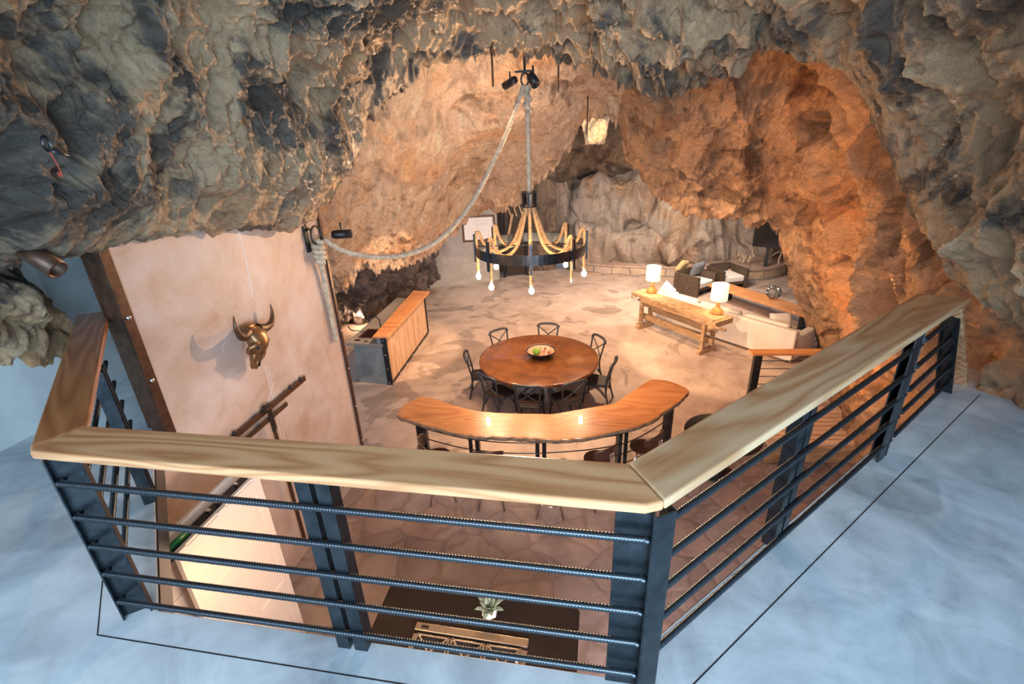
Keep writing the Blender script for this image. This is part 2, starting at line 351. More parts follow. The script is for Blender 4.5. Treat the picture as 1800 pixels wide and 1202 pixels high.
# control nets of the rock, world metres
NEAR = [[(-4.05,1.97,1.77),(-4.09,2.32,1.77),(-4.14,2.71,1.81),(-4.2,3.06,1.81),(-4.29,3.45,1.8),(-4.26,3.86,1.81),(-4.19,4.43,1.74),(-4.17,5.25,1.66),(-4.08,6.29,1.61),(-3.89,6.76,1.94),(-3.53,7.07,2.49),(-3.23,7.43,3.12),(-2.64,7.87,3.54),(-1.68,8.23,3.88),(-0.84,8.26,3.79),(-0.1,8.1,3.52),(0.46,7.89,3.26),(1.04,7.63,3.2),(1.6,7.33,3.24),(1.89,7.15,3.42),(2.25,6.73,3.25),(2.6,6.28,2.93),(2.88,5.94,2.46),(3.11,5.6,1.89),(3.26,5.27,1.38),(3.41,4.94,1.0),(3.52,4.36,0.78),(3.59,3.62,0.61),(3.97,3.51,-0.16)],[(-3.15,1.54,1.87),(-3.21,1.84,1.84),(-3.3,2.18,1.84),(-3.39,2.48,1.8),(-3.51,2.82,1.76),(-3.52,3.19,1.75),(-3.51,3.7,1.66),(-3.55,4.46,1.55),(-3.55,5.45,1.46),(-3.4,5.89,1.75),(-3.09,6.17,2.27),(-2.84,6.51,2.86),(-2.34,6.92,3.25),(-1.48,7.25,3.56),(-0.74,7.26,3.49),(-0.08,7.1,3.24),(0.4,6.89,3.0),(0.9,6.64,2.95),(1.39,6.35,3.0),(1.63,6.19,3.17),(1.92,5.79,3.02),(2.2,5.37,2.74),(2.42,5.05,2.34),(2.58,4.74,1.85),(2.68,4.46,1.43),(2.79,4.15,1.14),(2.85,3.61,1.01),(2.86,2.94,0.93),(3.2,2.88,0.29)],[(-3.07,1.48,1.93),(-3.11,1.75,1.95),(-3.17,2.05,2.02),(-3.23,2.33,2.05),(-3.31,2.66,2.08),(-3.29,2.99,2.11),(-3.26,3.46,2.09),(-3.25,4.11,2.06),(-3.21,4.96,2.05),(-3.06,5.35,2.3),(-2.77,5.59,2.69),(-2.54,5.9,3.15),(-2.08,6.25,3.46),(-1.32,6.53,3.71),(-0.67,6.55,3.64),(-0.08,6.42,3.43),(0.37,6.25,3.24),(0.82,6.04,3.18),(1.26,5.8,3.19),(1.5,5.63,3.31),(1.79,5.29,3.16),(2.06,4.91,2.91),(2.28,4.61,2.55),(2.46,4.31,2.12),(2.58,4.02,1.71),(2.68,3.74,1.39),(2.73,3.28,1.2),(2.75,2.72,1.04),(3.08,2.65,0.44)],[(-2.99,1.42,2.0),(-3.01,1.65,2.09),(-3.03,1.92,2.24),(-3.05,2.16,2.36),(-3.1,2.48,2.46),(-3.04,2.79,2.53),(-2.98,3.2,2.58),(-2.92,3.74,2.64),(-2.85,4.44,2.71),(-2.69,4.75,2.9),(-2.43,4.96,3.17),(-2.21,5.24,3.49),(-1.79,5.53,3.71),(-1.15,5.76,3.88),(-0.59,5.78,3.82),(-0.07,5.69,3.66),(0.33,5.55,3.51),(0.73,5.39,3.44),(1.13,5.2,3.43),(1.37,5.03,3.47),(1.65,4.75,3.34),(1.92,4.41,3.12),(2.14,4.12,2.81),(2.33,3.83,2.43),(2.47,3.55,2.02),(2.56,3.28,1.68),(2.61,2.92,1.4),(2.63,2.47,1.17),(2.95,2.4,0.59)],[(-2.91,1.36,2.07),(-2.91,1.55,2.23),(-2.9,1.78,2.44),(-2.88,2.01,2.62),(-2.89,2.31,2.78),(-2.79,2.58,2.9),(-2.72,2.95,3.0),(-2.61,3.37,3.1),(-2.51,3.93,3.22),(-2.34,4.18,3.35),(-2.1,4.35,3.52),(-1.9,4.6,3.73),(-1.52,4.83,3.88),(-0.98,5.01,3.98),(-0.51,5.03,3.93),(-0.06,4.97,3.82),(0.29,4.88,3.71),(0.64,4.76,3.64),(1.0,4.61,3.6),(1.24,4.45,3.59),(1.51,4.23,3.47),(1.77,3.93,3.27),(1.99,3.66,3.0),(2.18,3.38,2.67),(2.33,3.1,2.27),(2.41,2.86,1.92),(2.47,2.57,1.59),(2.5,2.23,1.3),(2.83,2.16,0.75)],[(-2.82,1.29,2.15),(-2.8,1.44,2.37),(-2.74,1.64,2.64),(-2.68,1.83,2.88),(-2.65,2.11,3.09),(-2.52,2.34,3.22),(-2.42,2.65,3.36),(-2.25,2.95,3.48),(-2.12,3.34,3.6),(-1.95,3.52,3.68),(-1.74,3.65,3.76),(-1.55,3.86,3.88),(-1.23,4.02,3.95),(-0.79,4.15,3.99),(-0.42,4.18,3.96),(-0.06,4.16,3.89),(0.25,4.11,3.82),(0.54,4.04,3.76),(0.85,3.95,3.71),(1.08,3.79,3.65),(1.34,3.64,3.56),(1.58,3.38,3.38),(1.8,3.13,3.15),(1.98,2.88,2.86),(2.13,2.62,2.48),(2.2,2.4,2.13),(2.28,2.2,1.77),(2.35,1.97,1.43),(2.66,1.89,0.92)],[(-2.74,1.23,2.23),(-2.69,1.34,2.48),(-2.59,1.51,2.79),(-2.49,1.67,3.06),(-2.43,1.93,3.29),(-2.26,2.12,3.44),(-2.15,2.37,3.58),(-1.93,2.55,3.67),(-1.76,2.79,3.76),(-1.59,2.89,3.79),(-1.4,2.99,3.81),(-1.24,3.17,3.87),(-0.97,3.26,3.88),(-0.63,3.34,3.88),(-0.34,3.38,3.87),(-0.05,3.4,3.84),(0.21,3.39,3.81),(0.45,3.37,3.77),(0.71,3.33,3.72),(0.92,3.17,3.63),(1.17,3.08,3.56),(1.4,2.88,3.41),(1.6,2.66,3.21),(1.76,2.43,2.95),(1.9,2.19,2.61),(1.97,1.99,2.27),(2.08,1.87,1.91),(2.19,1.74,1.55),(2.5,1.66,1.07)],[(-5.64,0.48,2.16),(-5.6,0.62,2.67),(-5.47,0.85,3.33),(-5.3,1.07,3.92),(-5.17,1.45,4.41),(-4.91,1.71,4.78),(-4.71,2.07,5.11),(-4.37,2.32,5.4),(-4.07,2.68,5.67),(-3.78,2.83,5.84),(-3.44,2.98,6.01),(-3.1,3.27,6.22),(-2.54,3.43,6.43),(-1.74,3.58,6.66),(-0.97,3.66,6.79),(-0.15,3.71,6.82),(0.62,3.7,6.77),(1.32,3.66,6.63),(2.05,3.58,6.39),(2.63,3.3,6.1),(3.21,3.14,5.76),(3.75,2.8,5.27),(4.2,2.44,4.69),(4.55,2.07,3.98),(4.82,1.69,3.09),(4.91,1.39,2.23),(4.96,1.24,1.37),(4.96,1.1,0.6),(5.14,1.09,-0.23)]]
RING = [[(-6.4,9.91,-0.43),(-5.91,10.21,-0.26),(-5.59,10.85,0.06),(-5.15,11.94,0.18),(-4.59,13.01,0.37),(-3.77,14.11,1.15),(-2.74,14.55,1.4),(-1.76,14.09,2.03),(-1.02,13.56,2.53),(-0.44,12.99,3.09),(0.41,12.59,2.89),(0.83,12.37,2.12),(1.56,12.3,1.45),(2.32,12.39,1.16),(3.06,12.43,0.96),(3.9,12.4,0.79),(4.52,12.4,0.38),(4.98,12.44,-0.34),(5.41,12.48,-1.14),(5.99,12.65,-2.3),(6.0,12.46,-3.25),(5.18,9.54,-3.25),(4.68,7.74,-3.25),(4.82,6.82,-3.25),(5.05,5.41,-3.25)],[(-5.84,9.09,-0.51),(-5.43,9.34,-0.43),(-5.16,9.94,-0.25),(-4.78,11.0,-0.32),(-4.26,12.07,-0.23),(-3.41,13.17,0.48),(-2.37,13.6,0.71),(-1.37,13.13,1.52),(-0.76,12.58,2.18),(-0.29,12.0,2.84),(0.32,11.6,2.65),(0.53,11.39,1.87),(1.18,11.34,1.12),(1.82,11.46,0.77),(2.57,11.52,0.55),(3.4,11.51,0.5),(3.93,11.55,0.31),(4.21,11.66,-0.22),(4.54,11.75,-0.9),(5.11,11.95,-1.93),(5.5,12.16,-2.75),(4.68,9.24,-2.75),(4.18,7.44,-2.75),(4.32,6.52,-2.75),(4.55,5.11,-2.75)],[(-5.48,8.47,0.09),(-5.07,8.78,0.25),(-4.82,9.38,0.56),(-4.35,10.12,0.75),(-3.82,10.83,0.97),(-3.11,11.48,1.64),(-2.27,11.71,1.85),(-1.52,11.34,2.28),(-0.9,11.02,2.61),(-0.41,10.89,3.04),(0.36,10.49,2.86),(0.79,10.38,2.25),(1.42,10.42,1.73),(2.11,10.62,1.5),(2.73,10.69,1.34),(3.41,10.58,1.16),(3.81,10.19,0.8),(4.06,9.72,0.25),(4.16,9.17,-0.24),(4.41,8.95,-0.99),(4.74,9.0,-1.46),(4.3,7.08,-1.55),(4.04,6.0,-1.76),(4.01,5.23,-1.74),(4.12,4.12,-1.76)],[(-5.18,7.96,0.59),(-4.77,8.33,0.82),(-4.53,8.91,1.25),(-3.99,9.39,1.61),(-3.46,9.81,1.89),(-2.85,10.11,2.49),(-2.16,10.17,2.66),(-1.6,9.87,2.82),(-1.0,9.75,2.93),(-0.51,9.99,3.2),(0.39,9.59,3.03),(0.99,9.55,2.56),(1.61,9.67,2.22),(2.34,9.93,2.1),(2.86,10.0,1.99),(3.42,9.82,1.69),(3.69,9.08,1.19),(3.85,8.14,0.63),(3.69,7.1,0.3),(3.65,6.55,-0.19),(3.69,5.83,-0.38),(3.62,4.91,-0.55),(3.59,4.56,-0.96),(3.4,3.94,-0.92),(3.38,3.12,-0.98)],[(-4.62,6.53,1.63),(-4.3,6.87,1.99),(-3.98,7.17,2.58),(-3.59,7.48,3.18),(-2.97,7.86,3.69),(-2.2,8.31,4.14),(-1.54,8.46,4.12),(-1.12,8.53,4.11),(-0.54,8.58,4.01),(-0.03,8.4,3.87),(0.36,8.19,3.73),(0.83,8.16,3.63),(1.3,8.3,3.69),(1.82,8.41,3.87),(2.42,8.04,3.88),(2.89,7.46,3.66),(3.11,6.49,2.99),(3.39,5.9,2.11),(3.43,5.28,1.53),(3.66,4.76,1.02),(3.79,4.39,0.59),(3.77,4.0,0.27),(3.78,3.58,0.14),(3.64,3.13,0.09),(3.46,2.56,-0.05)]]
BACK = [[(-2.25,16.85,4.42),(-1.3,16.95,4.38),(-0.66,15.99,4.23),(0.3,16.0,4.18),(1.23,15.95,4.12),(2.14,15.86,4.05),(3.14,15.69,3.98),(3.96,15.5,3.91),(4.55,14.29,3.73),(4.89,12.04,3.44)],[(-2.42,17.84,2.88),(-1.38,17.95,2.84),(-0.71,17.99,2.81),(0.39,18.0,3.11),(1.5,17.94,2.72),(2.59,17.81,2.34),(4.02,18.57,1.94),(5.08,18.31,1.56),(5.92,17.0,1.25),(6.11,13.7,1.16)],[(-2.54,18.43,1.03),(-1.45,18.94,0.96),(-0.76,20.19,0.75),(0.56,20.39,0.81),(1.84,20.32,0.89),(3.07,20.17,0.97),(4.58,20.08,0.12),(5.88,20.16,-0.32),(6.82,18.8,-0.36),(6.78,14.49,-0.37)],[(-2.64,18.82,-0.66),(-1.46,19.14,-0.72),(-0.72,19.29,0.41),(0.55,19.19,0.46),(1.78,19.32,0.5),(3.0,19.07,0.06),(4.55,19.48,-0.63),(5.85,19.75,-0.89),(6.91,18.77,-0.94),(6.86,14.45,-0.82)],[(-2.7,19.11,-1.82),(-1.44,18.95,-1.56),(-0.67,18.89,-1.07),(0.61,18.79,-1.15),(1.85,18.71,-1.1),(3.02,18.45,-1.06),(4.56,19.06,-1.39),(5.89,19.53,-1.49),(7.01,18.73,-1.54),(6.98,14.4,-1.44)],[(-2.74,19.31,-2.45),(-1.44,18.95,-2.24),(-0.64,18.19,-1.16),(0.6,18.09,-1.27),(1.81,18.11,-1.24),(3.02,17.75,-2.04),(4.57,18.65,-2.15),(5.86,19.12,-2.04),(7.11,18.7,-2.15),(7.06,14.36,-1.91)],[(-2.78,19.56,-2.75),(-1.45,19.14,-2.75),(-0.63,18.72,-2.75),(0.68,18.52,-2.75),(1.94,18.4,-2.75),(3.19,18.44,-2.75),(4.68,18.81,-2.75),(6.03,19.35,-2.75),(7.51,19.56,-2.75),(7.93,15.95,-2.75)]]
LEFT = [[(-7.04,10.33,-0.06),(-6.39,10.74,-0.01),(-5.94,11.34,0.0),(-5.59,12.29,-0.04),(-5.4,13.99,-0.03),(-5.26,15.74,-0.14)],[(-6.91,10.06,-0.81),(-6.27,10.47,-0.93),(-5.75,10.99,-0.78),(-5.47,12.12,-0.85),(-5.43,13.98,-0.98),(-5.37,15.71,-1.28)],[(-7.11,10.4,-1.82),(-6.7,11.14,-1.68),(-6.2,11.65,-1.6),(-5.83,12.73,-1.6),(-5.6,14.24,-1.68),(-5.43,15.79,-2.0)],[(-7.36,10.34,-3.15),(-7.75,12.73,-3.15),(-7.03,12.98,-3.15),(-6.67,14.35,-3.15),(-6.36,15.69,-3.15),(-5.68,16.56,-3.15)]]
FARLEFT = [[(-4.31,2.34,1.97),(-4.32,2.71,1.88),(-4.22,3.04,1.78),(-4.17,3.27,1.69)],[(-4.45,2.29,1.66),(-4.2,2.52,1.6),(-4.12,2.83,1.52),(-4.33,3.06,1.46)],[(-4.5,2.19,1.35),(-4.16,2.39,1.33),(-4.08,2.72,1.25),(-4.45,3.06,1.12)],[(-4.52,2.14,1.21),(-4.19,2.34,1.16),(-4.19,2.72,1.04),(-4.44,3.07,0.87)],[(-4.81,2.22,1.0),(-4.56,2.5,0.94),(-4.5,2.8,0.87),(-4.61,3.17,0.76)]]
# ------------------------------------------------------------------ noise and rock surfaces
_P = np.random.RandomState(11).permutation(256).astype(np.int64); _P = np.concatenate([_P]*3)
_G = np.random.RandomState(5).normal(size=(256, 3)); _G /= np.linalg.norm(_G, axis=1)[:, None]
def pnoise(p):
    i = np.floor(p).astype(np.int64); f = p-i; i &= 255
    u = f*f*f*(f*(f*6-15)+10); out = 0
    def g(dx, dy, dz):
        hsh = _P[_P[_P[(i[:, 0]+dx) & 255]+((i[:, 1]+dy) & 255)]+((i[:, 2]+dz) & 255)]
        return np.einsum('ij,ij->i', _G[hsh & 255], f-np.array([dx, dy, dz]))
    def L(a, b, t): return a+(b-a)*t
    x0 = L(g(0,0,0), g(1,0,0), u[:, 0]); x1 = L(g(0,1,0), g(1,1,0), u[:, 0])
    x2 = L(g(0,0,1), g(1,0,1), u[:, 0]); x3 = L(g(0,1,1), g(1,1,1), u[:, 0])
    return L(L(x0, x1, u[:, 1]), L(x2, x3, u[:, 1]), u[:, 2])*1.6
def fbm(p, o=4, ridge=False):
    s = 0; a = 1; t = 0
    for k in range(o):
        n = pnoise(p*2**k+k*17.3)
        s = s+a*((1-2*np.abs(n)) if ridge else n); t += a; a *= .5
    return s/t
def cat_weights(n, per):
    N = (n-1)*per+1; Wt = np.zeros((N, n))
    for q in range(N):
        i = min(q//per, n-2); t = q/per-i
        w = (.5*(-t+2*t*t-t**3), .5*(2-5*t*t+3*t**3), .5*(t+4*t*t-3*t**3), .5*(-t*t+t**3))
        for k, wk in zip((i-1, i, i+1, i+2), w): Wt[q, min(max(k, 0), n-1)] += wk
    return Wt
def grid_normals(P):
    du = np.gradient(P, axis=1); dv = np.gradient(P, axis=0)
    n = np.cross(du, dv); return n/np.maximum(np.linalg.norm(n, axis=2), 1e-9)[:, :, None]
def rock_sheet(name, net, pr, pc, disp, material, split=None, kind='structure', rows=None):
    C = np.array(net, float)
    A = cat_weights(C.shape[0], pr); B = cat_weights(C.shape[1], pc)
    P = np.einsum('ri,ijk,cj->rck', A, C, B)
    N = grid_normals(P); R_, C_ = P.shape[:2]
    flat = P.reshape(-1, 3); rr = np.repeat(np.linspace(0, C.shape[0]-1, R_), C_); cc = np.tile(np.linspace(0, C.shape[1]-1, C_), R_)
    Q = disp(flat, N.reshape(-1, 3), rr, cc)
    Q = Q.reshape(R_, C_, 3)
    def make(nm, c0, c1, mt, r0=0, r1=None):
        S = Q[r0:(r1+1 if r1 else None), c0:c1+1]; k = S.shape[1]; R_ = S.shape[0]
        me = bpy.data.meshes.new(nm); v = S.reshape(-1, 3)
        idx = np.arange(R_*k).reshape(R_, k)
        f = np.stack([idx[:-1, :-1], idx[:-1, 1:], idx[1:, 1:], idx[1:, :-1]], -1).reshape(-1, 4)
        me.vertices.add(len(v)); me.vertices.foreach_set('co', v.ravel())
        me.loops.add(f.size); me.loops.foreach_set('vertex_index', f.ravel())
        me.polygons.add(len(f)); me.polygons.foreach_set('loop_start', np.arange(len(f))*4)
        me.update(); me.validate(); me.polygons.foreach_set('use_smooth', [True]*len(me.polygons))
        me.materials.append(mt); o = bpy.data.objects.new(nm, me); COL.objects.link(o); return tag(o, kind=kind)
    if rows: return [make(nm, 0, C_-1, mt, int(a*pr), int(b*pr)) for nm, a, b, mt in rows]
    if split is None: return make(name, 0, C_-1, material)
    return [make(nm, int(a*pc), int(b*pc), mt) for nm, a, b, mt in split]
def disp_near(p, n, r, c):
    out = p.copy()
    big = fbm(p*.75, 3)*.34
    folds = fbm(p*np.array([1.7, 1.7, .9])+3, 5, True)
    folds = (folds-.35)*.26
    pits = -np.clip(pnoise(p*2.4+9)-.28, 0, 1)*.5
    fine = fbm(p*6.5, 4)*.06+(fbm(p*np.array([9, 9, 6])+3, 4, True)-.35)*.040-np.clip(pnoise(p*7.5+40)-.25, 0, 1)*.09
    drip = np.clip(fbm(p*np.array([3.2, 3.2, .5])+31, 3, True)-.15, 0, 1)
    edge = np.clip(1-(r-1)/1.2, 0, 1)*np.clip(r, 0, 1)
    out += n*(big+folds+pits+fine)[:, None]*np.clip(.35+.65*np.abs(r-1), 0, 1)[:, None]
    hang = np.exp(-((c-15)/4.5)**2)
    out[:, 2] -= drip*(.10+.34*hang)*edge
    out[:, 2] -= drip*.10*np.clip(hang, 0, 1)
    return out
def disp_ring(p, n, r, c):
    out = p.copy()
    side = np.clip((c-10.5)/3, 0, 1)                         # right half is the rough pillar side
    big = fbm(p*.55+5, 3)*(.20+.50*side)
    folds = (fbm(p*np.array([1.2, 1.2, .55])+13, 5, True)-.35)*(.16+.26*side)
    pits = -np.clip(pnoise(p*1.7+2)-.30, 0, 1)*(.4+.9*side)
    fine = fbm(p*5.5+7, 4)*.06+(fbm(p*np.array([8, 8, 4])+3, 4, True)-.35)*.045*(.6+.6*side)
    out += n*(big+folds+pits+fine)[:, None]*np.clip(.30+.7*np.abs(r-1), 0, 1)[:, None]
    drip = np.clip(fbm(p*np.array([2.6, 2.6, .45])+51, 3, True)-.2, 0, 1)
    edge = np.clip(1-np.abs(r-1)/1.0, 0, 1)*(c < 19.5)
    out[:, 2] -= drip*.55*edge*np.where(c < 10, 1, .7)
    return out
def disp_back(p, n, r, c):
    low = np.clip((r-1.6)/1, 0, 1)
    bil = np.abs(pnoise(p*np.array([.55, .55, .07])+4))+.35*np.abs(pnoise(p*np.array([1.6, 1.6, .15])))
    crk = np.clip(.06-np.abs(pnoise(p*np.array([.5, .5, .8])+20)), 0, 1)*6
    return p+n*((.9*bil-.3)*(.6+.4*low)-.22*crk*low+fbm(p*.5, 3)*.22*(1-low*.6)+fbm(p*np.array([4, 4, 1.4]), 3)*.03)[:, None]
def disp_small(p, n, r, c):
    return p+n*(fbm(p*.9, 3)*.4+(fbm(p*np.array([2.5, 2.5, 1.2]), 5, True)-.35)*.28+fbm(p*8, 3)*.05)[:, None]
rock_sheet('ceiling', NEAR, 68, 38, disp_near, M['rock'])
rock_sheet('wall_arch', RING, 84, 32, disp_ring, None,
           [('ceiling_vault', 0, 10, M['rock_warm']), ('wall_right', 10, 24, M['rock_right'])])
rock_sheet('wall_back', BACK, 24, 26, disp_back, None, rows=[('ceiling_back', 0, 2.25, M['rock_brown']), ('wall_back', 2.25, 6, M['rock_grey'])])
nc = []
for i in range(5):                                   # pale rock patch added so the recess lamp's light shows
    nc.append([(-.20+(-.75+.75*j/2)*(.42+.12*i/2), 17.75-.30*math.sin(PI*i/4)*math.sin(PI*j/4), 1.85+.22*i) for j in range(5)])
rock_sheet('wall_recess', nc, 12, 12, lambda p, n, r, c: p+n*(fbm(p*3, 4)*.12)[:, None], M['rock_warm'])
rock_sheet('wall_far_left', LEFT, 34, 30, disp_small, M['rock_dark'])
rock_sheet('wall_near_left', FARLEFT, 26, 40, disp_small, M['rock'])

# ------------------------------------------------------------------ floors
FZ = -2.75
border = [(-3.9, 5.6), (-2.6, 6.0), (-1.2, 5.8), (.3, 5.95), (1.2, 6.8), (1.9, 8.0), (2.7, 8.9), (9, 9.6)]
mb = MB(); mb.prism([(9, 26), (-10, 26), (-10, 5.6)]+border, FZ-.2, FZ); tag(mb.build('floor', M['concrete']), kind='structure')
mb = MB(); mb.prism(border[::-1]+[(-3.9, -1), (9, -1)], FZ-.2, FZ-.001); tag(mb.build('floor_flagstone', M['flag']), kind='structure')
mb = MB()
mb.prism([(-2.28, 1.458), (-4.89, 4.07), (-9, 4.07), (-9, -4.5), (7, -4.5), (7, 5.2), (3.87, 5.2), (.13, 1.458)][::-1], -.26, 0)
tag(mb.build('floor_loft', M['loft'], bevel=.004), kind='structure')
mb = MB()                                             # steel edge of the loft slab
for a, b in (((-3.72, 2.905), (-2.28, 1.463)), ((-2.28, 1.463), (.13, 1.463)), ((.13, 1.463), (3.6, 4.935))):
    mb.beam((*a, -.15), (*b, -.15), .012, .26)
tag(mb.build('trim_1', M['steel']), kind='structure')
mb = MB()                                             # saw cut near the slab edge
for a, b in (((-2.48, 1.29), (.30, 1.29)), ((.30, 1.29), (3.42, 4.41)), ((-2.48, 1.29), (-4.4, 3.21))):
    mb.beam((*a, .0006), (*b, .0006), .006, .001)
tag(mb.build('trim_2', M['black']), kind='structure')
# far end below the loft
mb = MB(); mb.box((1.5, -.8, -1.5), (11, .2, 2.6)); tag(mb.build('wall_kitchen', M['plaster']), kind='structure')

# ------------------------------------------------------------------ plaster walls and their steel
mb = MB(); mb.prism([(-3.72, -.8), (-3.72, 6.08), (-3.90, 6.08), (-3.90, -.8)][::-1], FZ, -.27)
mb.prism([(-3.72, 3.06), (-3.72, 6.08), (-3.90, 6.08), (-3.90, 3.06)][::-1], -.27, 2.1)
tag(mb.build('wall_left', M['plaster']), kind='structure')
mb = MB()                                             # hairline cracks and scuffs in the plaster
def scratch(pts, w=.006):
    for a, b in zip(pts, pts[1:]): mb.beam((-3.719, *a), (-3.719, *b), w, .003, up=(1, 0, 0))
scratch([(4.56, 1.5), (4.55, 1.1), (4.50, .75)], .010); scratch([(4.42, -.05), (4.41, -.35), (4.39, -.7), (4.36, -1.2)], .009)
scratch([(4.46, -.05), (4.44, -.5), (4.42, -1.15)], .006)
scratch([(4.50, -.30), (4.44, -.33), (4.36, -.42), (4.30, -.50)], .006); scratch([(4.37, -.38), (4.36, -.44), (4.29, -.46)], .005)
scratch([(3.96, .44), (3.90, .42), (3.90, .37)], .008)
tag(mb.build('trim_3', M['white_scuff']), kind='structure')
mb = MB(); mb.box((-3.78, 3.03, .93), (.12, .02, 2.3)); mb.box((-3.715, 3.07, .93), (.02, .09, 2.3)); mb.box((-3.88, 3.10, .93), (.07, .10, 2.3))
post = tag(mb.build('trim_4', M['steel_brown'], bevel=.003), kind='structure')
for z in (1.64, 1.05, .48):
    m2 = MB(); m2.lathe([(.0, .014), (.016, .012), (.02, 0)], (-3.705, 3.07, z), 12, Matrix.Rotation(PI/2, 3, 'Y')); m2.build('bolt', M['bolt'], post)
mb = MB(); mb.box((-3.70, 6.075, -.42), (.03, .05, 4.6)); mb.box((-3.81, 6.095, -.42), (.24, .014, 4.6))
post = tag(mb.build('trim_5', M['steel_brown'], bevel=.003), kind='structure')
for z in (.35, -.28, -.9, -1.57, -2.21):
    m2 = MB(); m2.lathe([(.0, .012), (.012, .010), (.015, 0)], (-3.684, 6.072, z), 10, Matrix.Rotation(PI/2, 3, 'Y')); m2.build('bolt', M['bolt'], post)
mb = MB(); mb.prism([(-4.89, -2), (-4.89, 3.4), (-5.4, 5.2), (-5.6, 5.2), (-5.1, -2)][::-1], 0, 2.6)
mb.prism([(-3.9, 3.9), (-5.5, 5.2), (-5.5, 5.4), (-3.9, 4.1)][::-1], 0, 2.6)
tag(mb.build('wall_side', M['plaster_blue']), kind='structure')
# grey plaster wall with the doorway at the far end
mb = MB(); mb.prism([(-6.3, 15.9), (-3.60, 17.35), (-3.70, 17.5), (-6.4, 16.1)][::-1], FZ, 1.6)
tag(mb.build('wall_far', M['plaster_grey']), kind='structure')
mb = MB(); mb.box((-3.45, 17.62, -1.1), (.08, .10, 3.3)); mb.box((-2.62, 17.95, -1.1), (.08, .10, 3.3)); mb.beam((-3.45, 17.62, .5), (-2.62, 17.95, .5), .1, .1)
dr = tag(mb.build('door_2', M['black']), kind='structure')
m2 = MB(); m2.beam((-3.4, 17.72, -1.1), (-2.66, 18.0, -1.1), .03, 3.2); m2.build('door_leaf', M['seat'], dr)
m2 = MB()
for k in range(4): m2.beam((-3.35+.2*k, 17.66+.08*k, .15), (-3.15+.2*k, 17.75+.08*k, -.5), .03, .05)
m2.beam((-3.3, 17.66, -1.3), (-3.1, 17.74, -.4), .03, .09); m2.build('door_brace', M['old_wood'], dr)
tag(MB().prism([(-4.2, 18.3), (-1.6, 18.75), (-1.6, 18.9), (-4.2, 18.5)][::-1], FZ, 2.4).build('wall_backing', M['rock_brown']), kind='structure')  # added dark backing, keeps the sky from showing through the doorway
# low stone bench walls below the flowstone
def ledge(name, pts, z1, w, blocks):
    mb = MB(); P = resample(spline([(*q, 0) for q in pts], 10), .18)
    L = len(P); inner = []
    for i, q in enumerate(P):
        t = (P[min(i+1, L-1)]-P[max(i-1, 0)]).normalized(); inner.append(q+Vector((-t.y, t.x, 0))*w)
    mb.prism([(q.x, q.y) for q in P]+[(q.x, q.y) for q in inner[::-1]], FZ, z1-.07)
    o = tag(mb.build(name, M['ledge_stone'], bevel=.01), kind='structure')
    m2 = MB(); m2.prism([(q.x, q.y) for q in [p+(p-i)*.03 for p, i in zip(P, inner)]]+[(q.x, q.y) for q in inner[::-1]], z1-.07, z1)
    m2.build('cap_stone', M['ledge_cap'], o, bevel=.02); return o
def masonry():
    m, nt, b = mat('masonry'); c = coords(nt)
    sx = nd(nt, 'ShaderNodeSeparateXYZ'); nt.links.new(c, sx.inputs[0]); cx = nd(nt, 'ShaderNodeCombineXYZ')
    nt.links.new(sx.outputs[0], cx.inputs[0]); nt.links.new(sx.outputs[2], cx.inputs[1])
    br = nd(nt, 'ShaderNodeTexBrick', Scale=1.15); br.inputs['Mortar Size'].default_value = .03
    br.inputs['Color1'].default_value = (.42, .33, .26, 1); br.inputs['Color2'].default_value = (.50, .36, .22, 1); br.inputs['Mortar'].default_value = (.22, .19, .17, 1)
    br.inputs['Bias'].default_value = 0; br.inputs['Row Height'].default_value = .42; br.inputs['Brick Width'].default_value = .75
    nv = nd(nt, 'ShaderNodeTexNoise', Scale=1.7, Detail=3); nt.links.new(c, nv.inputs['Vector']); sc = nd(nt, 'ShaderNodeVectorMath', operation='SCALE'); sc.inputs['Scale'].default_value = .22; nt.links.new(nv.outputs['Color'], sc.inputs[0])
    ad = nd(nt, 'ShaderNodeVectorMath', operation='ADD'); nt.links.new(cx.outputs[0], ad.inputs[0]); nt.links.new(sc.outputs[0], ad.inputs[1]); nt.links.new(ad.outputs[0], br.inputs['Vector'])
    nt.links.new(mix(nt, .6, br.outputs['Color'], ramp(nt, noise(nt, c, 3, 6), [(.3, (.55, .5, .5)), (.7, (1, 1, 1))]), 'MULTIPLY'), b.inputs['Base Color'])
    b.inputs['Roughness'].default_value = .7; bump(nt, b, br.outputs['Fac'], -.5, .03); return m
M['ledge_stone'] = masonry()
M['ledge_cap'] = concrete('ledge_slab', (.28, .20, .16), (.38, .29, .24), (.46, .37, .31), .5, .3, stone=True)
ledge('trim_6', [(-1.2, 19.0), (-.2, 18.1), (1.2, 17.8), (2.6, 17.7), (3.6, 17.9)], -2.32, .9, 0)
ledge('trim_7', [(3.2, 18.1), (3.9, 17.5), (4.9, 17.35), (5.9, 17.6), (6.7, 18.3), (6.9, 19.2)], -2.28, 1.6, 0)

